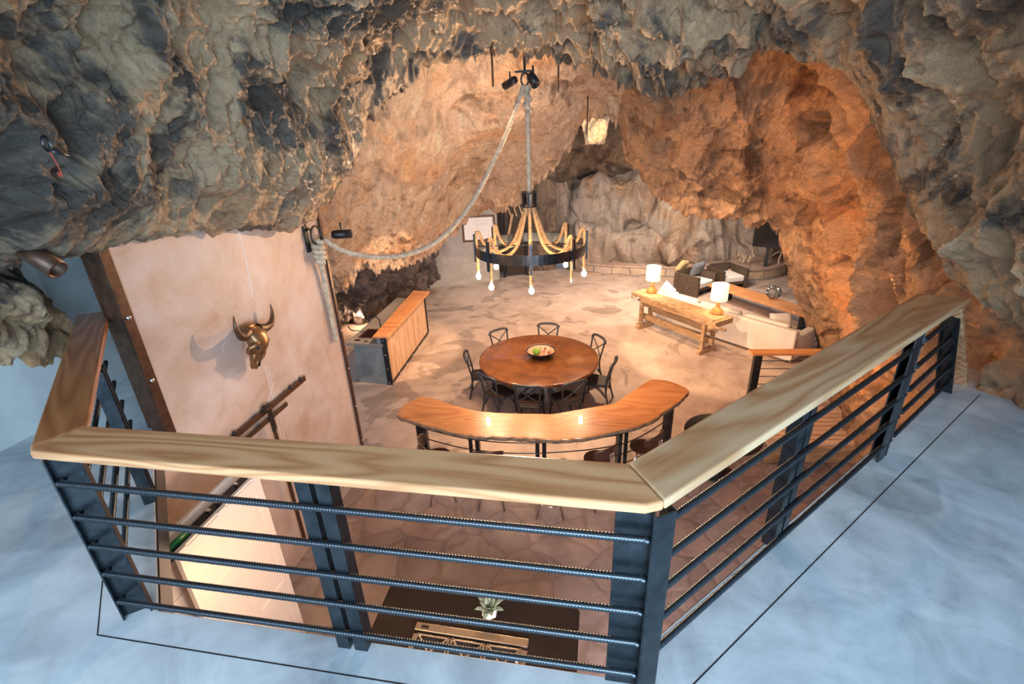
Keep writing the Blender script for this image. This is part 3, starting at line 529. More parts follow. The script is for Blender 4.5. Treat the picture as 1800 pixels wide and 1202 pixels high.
# white panelled doors below the loft, hung in pairs on a track
def panel_door(name, x, y0, y1, z0, z1):
    mb = MB(); mb.box((x, (y0+y1)/2, (z0+z1)/2), (.03, y1-y0, z1-z0)); o = tag(mb.build(name, M['white_paint'], bevel=.002), kind='structure')
    m2 = MB(); w = .09; ym = (y0+y1)/2
    for zc in (z0+.09, z0+.95, z1-.62, z1-.09): m2.box((x+.02, ym, zc), (.014, y1-y0, .14))
    for yc in (y0+w/2, ym, y1-w/2): m2.box((x+.0202, yc, (z0+z1)/2), (.014, w, z1-z0))
    m2.build('door_frame', M['white_paint'], o, bevel=.003); return o
d = panel_door('door_1', -3.0, 2.17, 3.10, FZ+.02, -.45)
panel_door('door_3', -3.22, 1.9, 3.08, FZ+.02, -.45)
m2 = MB(); m2.box((-3.10, 2.5, -.52), (.10, 1.25, .05)); t = m2.build('track', M['black'], d)
m2 = MB(); m2.tube([(-3.09, 2.2, -.47), (-3.09, 2.38, -.47)], .03, 10); m2.build('green_grip', plain('green_grip', (.01, .16, .04), .35), d, label='green roller grip')
m2 = MB()
for y in (2.62, 2.72, 2.95): m2.box((-3.09, y, -.47), (.04, .03, .03))
m2.build('roller', M['chrome'], d, bevel=.004)
# ------------------------------------------------------------------ loft railing
R45 = PI/4; S2 = math.sqrt(.5)
rail = empty('loft_railing', 'large three-sided loft railing with broad oak handrail, dark steel posts and ribbed bars', 'railing', (-1.1, 1.45, 0))
def par(o, root):                                          # keep world coordinates below a placed root
    o.parent = root; o.matrix_parent_inverse = Matrix.Translation(root.location).inverted() if root.rotation_euler.z == 0 else root.matrix_basis.inverted(); return o
def caps():
    zt, zb = 1.07, 1.025
    A, B = (-2.51, 1.395), (.25, 1.395); Ai, Bi = (-2.425, 1.615), (.150, 1.635)
    A1, B1 = (A[0]+.03, A[1]-.0), (B[0]-.05, B[1]); A0 = (A[0]-.012, A[1]+.03); B2 = (B[0]+.02, B[1]+.03)
    o = MB().prism([A0, A1, B1, B2, Bi, Ai], zb, zt).build('handrail', M['cap_wood'], rail, bevel=.012, seg=3); par(o, rail)
    C, Ci = (2.70, 3.86), (2.42, 3.99)
    o = MB().prism([(B2[0]+.001, B2[1]+.001), C, Ci, (Bi[0]+.001, Bi[1]+.001)], zb, zt).build('handrail', M['cap_wood2'], rail, bevel=.012, seg=3); par(o, rail)
    Dd, Di = (-4.18, 3.05), (-4.00, 3.18)
    o = MB().prism([(A0[0]-.001, A0[1]+.001), (Ai[0]-.001, Ai[1]+.001), Di, Dd], zb, zt).build('handrail', M['cap_wood3'], rail, bevel=.012, seg=3); par(o, rail)
caps()
def angle_pair(c, ang, z1=1.025, name='post'):
    mb = MB(); m = Matrix.Rotation(ang, 3, 'Z')
    for s in (-1, 1):
        mb.box(Vector(c)+m @ Vector((s*.045, .012, z1/2)), (.066, .007, z1), ang)
        mb.box(Vector(c)+m @ Vector((s*.0745, .045, z1/2)), (.007, .066, z1), ang)
        mb.box(Vector(c)+m @ Vector((s*.0155, .045, z1/2)), (.007, .066, z1), ang)
    par(mb.build(name, M['steel'], rail, bevel=.002), rail)
angle_pair((-1.12, 1.40, 0), 0)
angle_pair((1.135, 2.385, 0), R45)
angle_pair((-3.13, 2.215, 0), -R45)
def corner_post(parts, name='post'):
    mb = MB()
    for a, b in parts: mb.beam((*a, .5125), (*b, .5125), .008, 1.025)
    par(mb.build(name, M['steel'], rail, bevel=.002), rail)
corner_post([((.10, 1.445), (.235, 1.445)), ((.235, 1.385), (.315, 1.435)), ((.235, 1.385), (.235, 1.47)), ((.315, 1.435), (.27, 1.50))])
corner_post([((-2.44, 1.405), (-2.335, 1.485)), ((-2.335, 1.485), (-2.31, 1.45)), ((-2.44, 1.405), (-2.41, 1.38))])
corner_post([((2.05, 3.35), (2.19, 3.49)), ((2.06, 3.27), (2.13, 3.33)), ((2.06, 3.27), (2.19, 3.49)), ((2.16, 3.36), (2.24, 3.50))])
# last post leans with the rock and carries a wooden end board
mb = MB(); mb.beam((2.60, 3.86, 1.02), (3.16, 4.44, 0), .10, .012, up=(S2, S2, .6)); mb.beam((2.56, 3.90, 1.02), (3.12, 4.48, 0), .012, .08, up=(S2, S2, .6))
par(mb.build('post', M['steel'], rail, bevel=.002), rail)
mb = MB(); mb.beam((2.585, 3.85, 1.03), (3.37, 4.60, .02), .12, .045, up=(S2, S2, .75))
par(mb.build('end_board', M['cap_wood2'], rail, bevel=.008), rail)
ZB = (.90, .70, .515, .33, .13)
def rebar_tube(a, b):
    a, b = Vector(a), Vector(b); L = (b-a).length; k = int(L/.0035)
    pts = [a+(b-a)*(i/k) for i in range(k+1)]
    return MB().tube(pts, .0148, 8, rf=lambda th, s: 1+.20*max(0, math.cos(2*PI*(s/.0135+.16*math.cos(th*2))))**3)
for z in ZB:
    par(rebar_tube((-2.40, 1.395, z), (.215, 1.405, z)).build('rebar', M['rebar'], rail), rail)
    par(rebar_tube((.315, 1.525, z), (2.16, 3.375, z)).build('rebar', M['rebar'], rail), rail)
    e = (1.025-z)*.56
    par(rebar_tube((2.22, 3.44, z), (2.62+e, 3.88+e, z)).build('rebar', M['rebar'], rail), rail)
    par(rebar_tube((-2.40, 1.405, z), (-3.95, 2.955, z)).build('rebar', M['rebar'], rail), rail)
for z in ZB:
    for p in ((-2.402, 1.397, z), (.215, 1.405, z), (2.165, 3.38, z)): par(MB().ball(p, .019, 6, (1, 1, .8)).build('weld', M['rebar'], rail), rail)

# ------------------------------------------------------------------ things on the skull wall
sk = empty('bison_skull', 'bronze coloured bison skull with curved horns hanging on the plaster wall', 'skull', (-3.72, 4.22, .38))
def loc(mb, name, m, root, **k): return mb.build(name, m, root, **k)
mb = MB()   # local: x out of the wall, y along it, z up.  sections (z, x, half width y, half depth x)
secs = [(.15, .05, .05, .05), (.13, .08, .12, .09), (.08, .12, .145, .115), (.0, .15, .13, .11), (-.06, .155, .115, .10), (-.12, .145, .085, .085), (-.18, .13, .058, .07), (-.25, .115, .042, .05), (-.31, .10, .03, .035), (-.335, .09, .012, .015)]
n = 20; vs = []
for z, x, w, d in secs:
    for j in range(n):
        t = 2*PI*j/n; bumpy = 1+.10*math.cos(2*t+.6)*(z < 0)-.08*abs(math.sin(3*t))
        vs.append((x+d*math.cos(t)*bumpy, w*math.sin(t)*bumpy, z))
mb.add(vs, [(i*n+j, i*n+(j+1) % n, (i+1)*n+(j+1) % n, (i+1)*n+j) for i in range(len(secs)-1) for j in range(n)]+[tuple(range(n)), tuple(range((len(secs)-1)*n, len(secs)*n))[::-1]], True)
for s in (-1, 1):   # brow ridges, cheek bones, nasal blades
    mb.tube(spline([(.20, s*.05, .0), (.19, s*.12, -.02), (.14, s*.145, -.07), (.12, s*.11, -.12)], 6), [.03]*13+[.028]*6, 8)
    mb.tube(spline([(.17, s*.10, -.12), (.16, s*.10, -.19), (.13, s*.065, -.25)], 6), .02, 8)
    mb.tube([(.16, s*.022, -.16), (.15, s*.018, -.27), (.13, s*.008, -.33)], [.016, .014, .006], 8)
mb.ball((.05, 0, .14), .1, 8, (.6, 1.1, .4))
head = mb.build('cranium', M['bronze'], sk)
for s in (-1, 1):
    hp = spline([(.10, s*.10, .10), (.12, s*.20, .085), (.14, s*.30, .12), (.13, s*.355, .22), (.11, s*.35, .33)], 7)
    mb = MB().tube(hp, [.052*(1-(i/(len(hp)-1))**1.4)+.004 for i in range(len(hp))], 12, rf=lambda th, q: 1+.05*math.cos(q*190))
    mb.build('horn', plain('dark_horn', (.10, .055, .03), .35, .5, .2, var=.5) if s < 0 else bpy.data.materials['dark_horn'], sk)
    MB().ball((.205, s*.085, -.055), .028, 8, (.7, 1, .9)).build('eye_socket', M['black'], sk)
MB().ball((.168, 0, -.25), .022, 8, (.5, .7, 2.2)).build('nose_cavity', M['black'], sk)
sk.rotation_euler = (math.radians(-9), math.radians(8), math.radians(6))
sk.scale = (1, .98, 1.0)
tr = empty('sliding_track', 'dark steel sliding track with roller brackets low on the plaster wall', 'track', (-3.68, 4.3, -.51))
m = MB(); m.box((0, 0, 0), (.02, 1.42, .07)); m.build('rail_bar', M['steel_brown'], tr, bevel=.003)
m = MB(); m.box((.03, -.22, -.10), (.02, .9, .05)); m.build('lower_bar', M['steel_brown'], tr, bevel=.003)
m = MB(); m.box((.03, -.08, -1.1), (.03, .035, 1.95)); m.build('upright', M['steel_brown'], tr, bevel=.003)
m = MB(); m.box((.05, -.10, -.13), (.012, .07, .26)); m.lathe([(0, .01), (.045, .01), (.045, -.01), (0, -.01)], (.03, -.15, .06), 16, Matrix.Rotation(PI/2, 3, 'Y')); m.build('hanger', M['steel'], tr, bevel=.002)
for y in (-.62, -.05, .38, .60):
    MB().lathe([(0, .012), (.02, .012), (.026, 0), (.026, -.012)], (.014, y, .045), 12, Matrix.Rotation(PI/2, 3, 'Y')).build('roller', M['steel'], tr)

# thick rope from the wall ring up to the hook over the chandelier
rp = empty('hanging_rope', 'thick grey three-strand rope knotted at the wall ring and swagged up to the ceiling hook', 'rope', (-3.66, 5.88, 1.1))
path = [(-3.60, 5.93, 1.10), (-3.47, 6.10, .91), (-3.27, 6.32, .78), (-3.04, 6.57, .70), (-2.79, 6.83, .69), (-2.52, 7.12, .77), (-2.26, 7.40, .97), (-1.98, 7.69, 1.32), (-1.72, 7.97, 1.81), (-1.49, 8.22, 2.30), (-1.32, 8.41, 2.74), (-1.235, 8.5, 2.98)]
par(rope_tube(MB(), spline(path, 8), .040, .22).build('rope_span', M['rope'], rp), rp)
par(rope_tube(MB(), spline([(-3.63, 5.84, 1.12), (-3.64, 5.82, .9), (-3.66, 5.86, .6), (-3.68, 5.87, .1), (-3.67, 5.88, -.37)], 10), .036, .2).build('rope_tail', M['rope'], rp), rp)
mb = MB()
coil = [(-3.62+.055*math.cos(t), 5.80+.05*math.sin(t)+.0*t, 1.10-.26*t/(2*PI*4.0)-.02) for t in [i*.28 for i in range(90)]]
rope_tube(mb, coil, .036, .2); par(mb.build('knot', M['rope'], rp), rp)
wr = empty('wall_ring', 'black steel plate with a large ring holding the rope at the wall corner', 'ring', (-3.71, 5.72, 1.14))
m = MB(); m.box((0, 0, 0), (.02, .09, .34)); m.build('plate', M['black'], wr, bevel=.004)
m = MB(); m.tube([(.07+.0*math.cos(t), .11+.115*math.cos(t), .03+.115*math.sin(t)) for t in [2*PI*i/28 for i in range(28)]], .014, 8, closed=True); m.tube([(0, .02, .1), (.05, .0, .13), (.07, .02, .1)], .012, 6); m.build('ring', M['black'], wr)
m = MB(); m.tube(spline([(.01, 0, .17), (.01, -.01, .3), (.02, -.03, .40), (.02, .08, .36), (.02, .22, .28)], 6), .007, 6); m.build('cable', M['black'], wr)

# spot lights
def spotlight(label, locv, target, L=.2, r=.055, group=None, mm='black'):
    o = empty('spotlight', label, 'spotlight', locv, group=group)
    d = (Vector(target)-Vector(locv)).normalized(); m = d.to_track_quat('Z', 'Y').to_matrix()
    MB().lathe([(0, -L/2), (r*.8, -L/2), (r, -L*.3), (r, L/2), (r*.86, L/2), (r*.8, L*.3), (0, L*.28)], (0, 0, 0), 20, m).build('housing', M[mm], o)
    k = MB(); k.tube([Vector((0, 0, 0)), Vector((0, 0, r*1.2)), Vector((0, 0, r*2.6))], r*.2, 8); k.build('stem', M[mm], o)
    return o
spotlight('large dark brown cylinder spotlight under the rock at the far left', (-3.42, 2.42, 1.70), (-2.6, 2.42, 1.1), .27, .062, mm='steel_brown')
spotlight('black spotlight behind the steel edge beside the knotted rope', (-3.45, 6.15, 1.12), (0, 7.2, 1.1), .26, .06)
spotlight('left black spotlight at the ceiling hook', (-1.42, 8.35, 3.02), (-3.4, 9.2, 2.2), .24, .06, 'spotlights at the ceiling hook')
spotlight('right black spotlight at the ceiling hook', (-1.06, 8.35, 3.04), (-.6, 8.0, 2.4), .20, .075, 'spotlights at the ceiling hook')
sp = spotlight('small spotlight on the floor behind the wet bar lighting the rock', (-6.55, 12.2, -2.45), (-7.6, 12.6, -2.1), .2, .07)
m = MB(); m.tube(spline([(0, 0, -.05), (.1, -.2, -.28), (-.3, -.3, -.29), (-.6, .0, -.29)], 6), .012, 6); m.build('cable', M['black'], sp)

# hook, rods
hk = empty('ceiling_hook', 'black steel hook in the vault carrying the chandelier rope', 'hook', (-1.21, 8.5, 3.05))
m = MB(); m.tube([(0, 0, .5), (0, 0, .12)], .02, 8); m.tube([(.06*math.cos(t), 0, .02+.09*math.sin(t)) for t in [2*PI*i/20 for i in range(20)]], .016, 8, closed=True); m.build('shackle', M['black'], hk)
m = MB(); m.box((0, 0, .13), (.30, .04, .03)); m.build('bar', M['black'], hk)
def rod(label, x, y, z0, z1, r):
    o = empty('steel_rod', label, 'rod', (x, y, z0))
    MB().tube([(0, 0, 0), (0, 0, (z1-z0)*.5)], r*.62, 8).build('lower_rod', M['steel_brown'], o)
    MB().tube([(0, 0, (z1-z0)*.45), (0, 0, (z1-z0))], r, 8).build('upper_sleeve', M['steel_brown'], o)
rod('long rusty steel rod hanging from the ceiling left of the chandelier hook', -1.43, 7.06, 2.87, 3.72, .022)
rod('short dark rod under the ceiling right of the chandelier hook', -.61, 7.58, 2.80, 3.2, .014)
rod('thin rod hanging in front of the lit recess', -.29, 11.0, 2.23, 3.1, .015)
bt = empty('ring_bolt', 'steel eye bolt in the grey rock at the far left with a red tag', 'bolt', (-2.87, 2.29, 2.34))
m = MB(); m.tube([(.03*math.cos(t), 0, .045*math.sin(t)) for t in [2*PI*i/20 for i in range(20)]], .008, 8, closed=True); m.tube([(0, 0, -.04), (.02, .1, -.08)], .01, 6); m.build('eye', M['rebar'], bt); bt.scale = (.8, .8, .8)
m = MB(); m.tube(spline([(.0, 0, -.05), (.02, .0, -.12), (.04, -.01, -.18)], 5), .004, 6); m.box((.04, -.02, -.19), (.025, .01, .03)); m.build('red_tag', plain('red_tag', (.4, .06, .04), .6), bt, label='red tag')

# ------------------------------------------------------------------ chandelier
ch = empty('chandelier', 'large round black steel chandelier with jute ropes and bare glowing bulbs over the dining table', 'chandelier', (-1.18, 8.52, .41))
RC = .98; zr = .085
m = MB(); n = 72
ring = []
for i in range(n):
    t = 2*PI*i/n
    for rr, zz in ((RC, -zr), (RC, zr), (RC-.012, zr), (RC-.012, -zr)): ring.append((rr*math.cos(t), rr*math.sin(t), zz))
m.add(ring, [(i*4+j, ((i+1) % n)*4+j, ((i+1) % n)*4+(j+1) % 4, i*4+(j+1) % 4) for i in range(n) for j in range(4)], False)
m.build('hoop', M['steel'], ch)
m = MB()
for k in range(2):
    t = math.radians(8+90*k); m.beam((RC*math.cos(t), RC*math.sin(t), .05), (-RC*math.cos(t), -RC*math.sin(t), .05), .05, .012)
m.build('cross_bar', M['steel'], ch)
hubz = .84
m = MB()
for k in range(8):
    t = 2*PI*k/8; m.box((.125*math.cos(t), .125*math.sin(t), hubz), (.014, .035, .24), t)
for dz in (-.12, .12): m.tube([(.128*math.cos(2*PI*i/24), .128*math.sin(2*PI*i/24), hubz+dz) for i in range(24)], .012, 6, closed=True)
m.lathe([(0, hubz+.13), (.12, hubz+.12), (.12, hubz+.10), (0, hubz+.10)], n=20)
m.build('hub_cage', M['black'], ch)
rope_tube(MB(), [(0, 0, 2.58), (0, 0, hubz-.2)], .046, .24).build('hanging_rope', M['rope'], ch)
rope_tube(MB(), [(.0+.05*math.cos(q), .03*math.sin(q), 2.54-.10*q/4) for q in [i*.3 for i in range(44)]], .030, .2).build('rope_knot', M['rope'], ch)
lit = {0: 1, 1: 1, 2: 1, 3: 0, 4: 1, 5: 1, 6: 1, 7: 1}
for k in range(8):
    a = math.radians(-172+45*k); c, s = math.cos(a), math.sin(a)
    m = MB(); m.box(((RC+.02)*c, (RC+.02)*s, .02), (.035, .055, .50), a); m.build('upright', M['steel'], ch, bevel=.003)
    pts = [(.07*c, .07*s, hubz-.10), (.14*c, .14*s, .5), (.30*c, .30*s, .12), (.50*c, .50*s, -.03), (.68*c, .68*s, -.02), (.84*c, .84*s, .12), (.90*c, .90*s, .27), (.94*c, .94*s, .31), (.965*c, .965*s, .24), (.965*c, .965*s, .0), (.965*c, .965*s, -.40)]
    rope_tube(MB(), spline(pts, 8), .030, .17, 10).build('jute_rope', M['jute'], ch)
    m = MB(); m.tube([(.965*c, .965*s, -.38), (.965*c, .965*s, -.46)], .026, 10); sk_ = m.build('socket', M['white_fabric'], ch)
    if lit[k]:
        m = MB(); m.lathe([(.014, .03), (.038, 0), (.046, -.035), (.036, -.07), (0, -.09)], (.965*c, .965*s, -.475), 14); m.build('bulb', M['bulb'], ch)
        lamp('POINT', 'bulb_light', (-1.18+.965*c, 8.52+.965*s, .41-.60), 34, WARM, size=.035)

# ------------------------------------------------------------------ dining table, bowl, chairs
tb = empty('dining_table', 'large round dark brown dining table on a pale driftwood base', 'table', (-1.12, 8.97, FZ))
m = MB(); m.lathe([(0, .715), (1.20, .715), (1.23, .725), (1.235, .75), (1.23, .775), (1.20, .78), (0, .78)], n=96); m.build('tabletop', M['table_wood'], tb)
rnd = random.Random(3)
for k in range(11):
    a = 2*PI*k/11; r0 = .25+rnd.random()*.3; r1 = .25+rnd.random()*.35; t2 = a+rnd.uniform(-.6, .6)
    pts = spline([(r0*1.3*math.cos(a), r0*1.3*math.sin(a), .0), (r0*.6*math.cos(a+.3), r0*.6*math.sin(a+.3), .25), (r1*.7*math.cos(t2), r1*.7*math.sin(t2), .5), (r1*1.4*math.cos(t2+.2), r1*1.4*math.sin(t2+.2), .72)], 6)
    MB().tube(pts, [.055+.02*math.sin(i*.7+k) for i in range(len(pts))], 8).build('root_branch', M['driftwood'], tb)
bw = empty('fruit_bowl', 'wide pink and black bowl of ornaments in the middle of the round table', 'bowl', (-1.08, 9.02, FZ+.781))
MB().lathe([(0, .0), (.14, .0), (.20, .03), (.30, .13), (.315, .155), (.30, .155), (.28, .13)], n=40).build('outer_bowl', M['black'], bw)
MB().lathe([(.312, .157), (.27, .12), (.18, .05), (0, .04)], n=40).build('inner_bowl', plain('pink_glaze', (.62, .26, .16), .35, 0, 0, var=.2), bw, label='pink glazed inside')
o = MB().ball((0, 0, 0), .085, 12).build('green_ball', plain('moss_green', (.16, .30, .03), .8, 0, .4, var=.3)); o.location = (-1.16, 8.93, FZ+.78+.145)
tag(o, 'moss green ball lying in the bowl on the round table', 'ball')
peb = [plain('pebble_%s' % nme, c_, .5) for nme, c_ in (('cream', (.62, .48, .36)), ('maroon', (.20, .04, .04)), ('grey', (.30, .27, .25)))]
for k in range(12):
    a = -1.2+.55*(k % 6)+.25*(k//6); r_ = .085 if k < 6 else .165
    o = MB().ball((0, 0, 0), .027 if k > 5 else .021, 8, (1.1, .9, .8)).build('pebble', peb[k % 3])
    o.location = (-1.08+.02+r_*math.cos(a), 9.02+r_*math.sin(a), FZ+.78+(.085 if k < 6 else .115)); o.rotation_euler = (0, 0, a)
    tag(o, 'small %s pebble among the ornaments in the bowl on the round table' % ('cream', 'maroon', 'grey')[k % 3], 'pebble', ('cream', 'maroon', 'grey')[k % 3]+' pebbles in the bowl')
def cross_chair():
    o = empty('dining_chair', None, None)
    w = .205; hs = .47
    m = MB(); pts = [(-.20, -.20), (-.08, -.225), (.08, -.225), (.20, -.20), (.225, .05), (.215, .20), (.10, .225), (-.10, .225), (-.215, .20), (-.225, .05)]
    q = spline([(*p, 0) for p in pts], 4, True); m.prism([(v.x, v.y) for v in q], hs-.045, hs-.012); m.build('seat_frame', M['chair'], o, bevel=.006)
    m = MB(); m.prism([(v.x*.9, v.y*.9) for v in q], hs-.014, hs+.008); m.build('seat', M['seat'], o, bevel=.006)
    # front of the chair at +y, backrest at -y
    for s in (-1, 1):
        MB().tube(spline([(s*.195, .19, hs-.03), (s*.20, .20, .25), (s*.215, .225, 0)], 6), [.019]*7+[.017]*6, 8).build('leg', M['chair'], o)
        MB().tube(spline([(s*.215, -.27, 0), (s*.19, -.215, .25), (s*.185, -.20, hs), (s*.20, -.235, .68), (s*.225, -.285, .90)], 6), .017, 8).build('leg', M['chair'], o)
    m = MB(); m.tube(spline([(-.235, -.28, .875), (-.20, -.295, .925), (-.10, -.325, .94), (.10, -.325, .94), (.20, -.295, .925), (.235, -.28, .875)], 6), .023, 8, rf=lambda th, s_: 1+.25*abs(math.cos(th))); m.build('top_rail', M['chair'], o)
    for s in (-1, 1):
        m = MB(); m.tube(spline([(s*.19, -.205, .54), (0, -.262, .70), (-s*.205, -.285, .88)], 6), .012, 6); m.build('cross_brace', M['chair'], o)
    m = MB()
    for p, q_ in (((-.2, .19), (.2, .19)), ((-.19, -.2), (.19, -.2)), ((-.2, .19), (-.19, -.2)), ((.2, .19), (.19, -.2))):
        a, b = Vector((*p, .20)), Vector((*q_, .20)); mid = (a+b)/2; m.tube(spline([a, a.lerp(mid, .6)+Vector((0, 0, .17)), mid+Vector((0, 0, .215)), b.lerp(mid, .6)+Vector((0, 0, .17)), b], 5), .010, 6)
    m.build('arched_stretcher', M['chair'], o)
    return o
chair0 = cross_chair(); chair0.scale = (1.06, 1.06, 1.0)
TC = (-1.12, 8.97)
chairs = [(88, 1.17, 'black cross-back chair at the far side of the round table, facing the camera'),
          (136, 1.15, 'black cross-back chair at the far left of the round table'),
          (33, 1.15, 'black cross-back chair at the far right of the round table, left of the lamp bench'),
          (192, 1.18, 'black cross-back chair at the left side of the round table, nearest the wet bar'),
          (-13, 1.24, 'black cross-back chair at the right side of the round table, seen in profile'),
          (-125, 1.16, 'black cross-back chair at the near left of the round table'),
          (-91, 1.20, 'black cross-back chair at the near side of the round table, directly below the bowl'),
          (-58, 1.20, 'black cross-back chair at the near right of the round table')]
for i, (a, r_, lb) in enumerate(chairs):
    c = chair0 if i == 0 else copy_tree(chair0)
    t = math.radians(a); c.location = (TC[0]+r_*math.cos(t), TC[1]+r_*math.sin(t), FZ); c.rotation_euler = (0, 0, t+PI/2)
    tag(c, lb, 'chair', 'chairs around the round dining table')

# ------------------------------------------------------------------ curved bar counter with stools
bz = FZ+1.07
bar = empty('bar_counter', 'curved live-edge oak bar counter on paired dark steel posts', 'counter', (-.8, 6.1, FZ))
outer = spline([(-3.02, 6.22, 0), (-2.98, 6.05, 0), (-2.67, 5.92, 0), (-2.1, 5.74, 0), (-1.65, 5.66, 0), (-1.2, 5.68, 0), (-.79, 5.69, 0), (-.31, 5.72, 0), (.25, 5.95, 0), (.78, 6.25, 0), (1.10, 6.62, 0), (1.38, 6.98, 0), (1.56, 7.30, 0)], 6)
rj = random.Random(9)
outer = [p+Vector((rj.uniform(-.006, .006), rj.uniform(-.012, .012), 0)) for p in outer]
inner = spline([(1.54, 7.40, 0), (1.30, 7.62, 0), (1.05, 7.66, 0), (.90, 7.55, 0), (.35, 6.78, 0)], 6)+spline([(-.59, 6.36, 0), (-1.75, 6.32, 0), (-2.70, 6.66, 0), (-2.86, 6.62, 0), (-3.0, 6.42, 0)], 5)
par(MB().prism([(p.x, p.y) for p in outer+inner], bz-.06, bz).build('countertop', M['bar_wood'], bar, bevel=.012), bar)
edge = MB(); edge.add([(p.x, p.y+dy, z) for p in outer for dy, z in ((.03, bz-.012), (-.006, bz-.02), (-.024+rj.uniform(0, .012), bz-.045), (.0, bz-.072), (.03, bz-.07))],
    [(i*5+j, i*5+j+1, i*5+5+j+1, i*5+5+j) for i in range(len(outer)-1) for j in range(4)], True)
par(edge.build('bark_edge', M['bark'], bar), bar)
bp = [(-2.62, 6.02, 0, 1), (-1.72, 5.80, 0, 0), (-.72, 5.84, .1, 0), (.48, 6.22, .55, 0), (1.26, 7.02, .85, 0)]
for x, y, a, wide in bp:
    m = MB(); mm = Matrix.Rotation(a, 3, 'Z')
    for s in (-1, 1): m.box(Vector((x, y, FZ+.505))+mm @ Vector((s*.05, 0, 0)), (.06, .012, 1.01), a); m.box(Vector((x, y, FZ+.505))+mm @ Vector((s*.074, .04, 0)), (.01, .08, 1.01), a)
    if wide: m.box((x, y-.004, FZ+.505), (.16, .01, 1.01), a)
    par(m.build('post', M['steel'], bar, bevel=.002), bar)
cpts = [Vector((x, y, 0)) for x, y, a, w in bp]
for k in range(5):
    z = FZ+.16+.185*k
    q = spline([p+Vector((0, -.01, z)) for p in cpts], 10)
    par(MB().tube(q, .009, 6).build('bar', M['rebar'], bar), bar)
def stool():
    o = empty('bar_stool', None, None)
    m = MB(); m.lathe([(0, .735), (.15, .735), (.19, .75), (.195, .765), (.17, .768), (0, .755)], n=28); m.build('seat', M['brown_ply'], o)
    for k in range(4):
        a = PI/4+PI/2*k; c, s = math.cos(a), math.sin(a)
        MB().tube([(.07*c, .07*s, .66), (.15*c, .15*s, .42), (.27*c, .27*s, .012)], .014, 8).build('leg', M['chrome'], o)
    for r_, z, nm in ((.20, .25, 'foot_ring'), (.12, .50, 'brace_ring')):
        MB().tube([(r_*math.cos(2*PI*i/28), r_*math.sin(2*PI*i/28), z) for i in range(28)], .009, 6, closed=True).build(nm, M['chrome'], o)
    MB().tube([(0, 0, .30), (0, 0, .735)], .016, 8).build('screw_column', M['chrome'], o)
    # curved plywood backrest at -y
    vs = []; nn = 18
    for j in range(7):
        for i in range(nn+1):
            u = -1+2*i/nn; v = j/6
            th = -PI/2+u*1.0; rr = .235+.02*v
            hh = (1-abs(u)**3*.55)*.14
            vs.append((rr*math.cos(th), rr*math.sin(th), 1.0+(v-.5)*2*hh*.75-.02*abs(u)))
    m = MB(); m.add(vs, [(j*(nn+1)+i, j*(nn+1)+i+1, (j+1)*(nn+1)+i+1, (j+1)*(nn+1)+i) for j in range(6) for i in range(nn)], True)
    bk = m.build('backrest', M['brown_ply'], o); sd = bk.modifiers.new('s', 'SOLIDIFY'); sd.thickness = .014; sd.offset = 0
    m = MB(); m.box((0, -.262, .98), (.07, .02, .09)); 
    for s in (-1, 1): m.tube(spline([(s*.03, -.275, 1.0), (s*.03, -.27, .88), (s*.03, -.20, .76), (s*.03, -.08, .72)], 5), .007, 6)
    m.build('back_bracket', M['chrome'], o)
    return o
st0 = stool()
for i, (x, y, a, lb) in enumerate([(-2.20, 5.53, -1.2, 'dark plywood bar stool at the left end of the curved bar, backrest turned left'),
      (-1.42, 5.50, .15, 'dark plywood bar stool second from the left end of the curved bar'),
      (-.55, 5.44, .1, 'dark plywood bar stool at the middle of the curved bar'),
      (.10, 5.74, .75, 'dark plywood bar stool, second from the right end of the curved bar'),
      (.76, 6.10, .9, 'dark plywood bar stool at the right end of the bar beside the round black table')]):
    c = st0 if i == 0 else copy_tree(st0)
    c.location = (x, y, FZ); c.rotation_euler = (0, 0, a); tag(c, lb, 'bar stool', 'stools along the curved bar')
rt = empty('bistro_table', 'round black steel table half hidden under the diagonal handrail', 'table', (1.98, 6.62, FZ))
MB().lathe([(0, .71), (.54, .71), (.56, .72), (.56, .74), (.54, .75), (0, .75)], n=56).build('tabletop', M['black'], rt)
MB().lathe([(.0, .71), (.04, .71), (.04, .05), (.25, .02), (.26, 0), (0, 0)], n=24).build('pedestal', M['black'], rt)

# ------------------------------------------------------------------ wet bar
ib = empty('wet_bar', 'grey concrete wet bar with plank front, raised oak ledge and copper sink', 'bar', (-4.85, 10.4, FZ))
def P2(mb, name, m, root=ib, **k): return par(mb.build(name, m, root, **k), root)
P2(MB().prism([(-5.2, 8.92), (-4.50, 8.90), (-4.66, 11.86), (-5.30, 11.90)], FZ, FZ+.93), 'body', M['ib_conc'] if 'ib_conc' in M else M.setdefault('ib_conc', concrete('blue_grey_concrete', (.17, .19, .19), (.27, .30, .29), (.36, .39, .38), .45, .4)))
P2(MB().prism([(-5.32, 8.86), (-4.48, 8.86), (-4.66, 11.90), (-5.42, 11.99)], FZ+.93, FZ+1.0), 'worktop', M['ib_top'] if 'ib_top' in M else M.setdefault('ib_top', concrete('honed_stone', (.20, .17, .14), (.29, .25, .21), (.36, .31, .26), .35, .2)), bevel=.006)
P2(MB().prism([(-4.62, 8.90), (-4.44, 8.90), (-4.61, 11.88), (-4.76, 11.88)], FZ, FZ+1.16), 'riser_wall', M['ib_conc'])
P2(MB().prism([(-4.64, 8.78), (-4.30, 8.80), (-4.44, 11.96), (-4.92, 12.02), (-4.80, 10.6)], FZ+1.16, FZ+1.21), 'ledge', M['bar_wood'], bevel=.01)
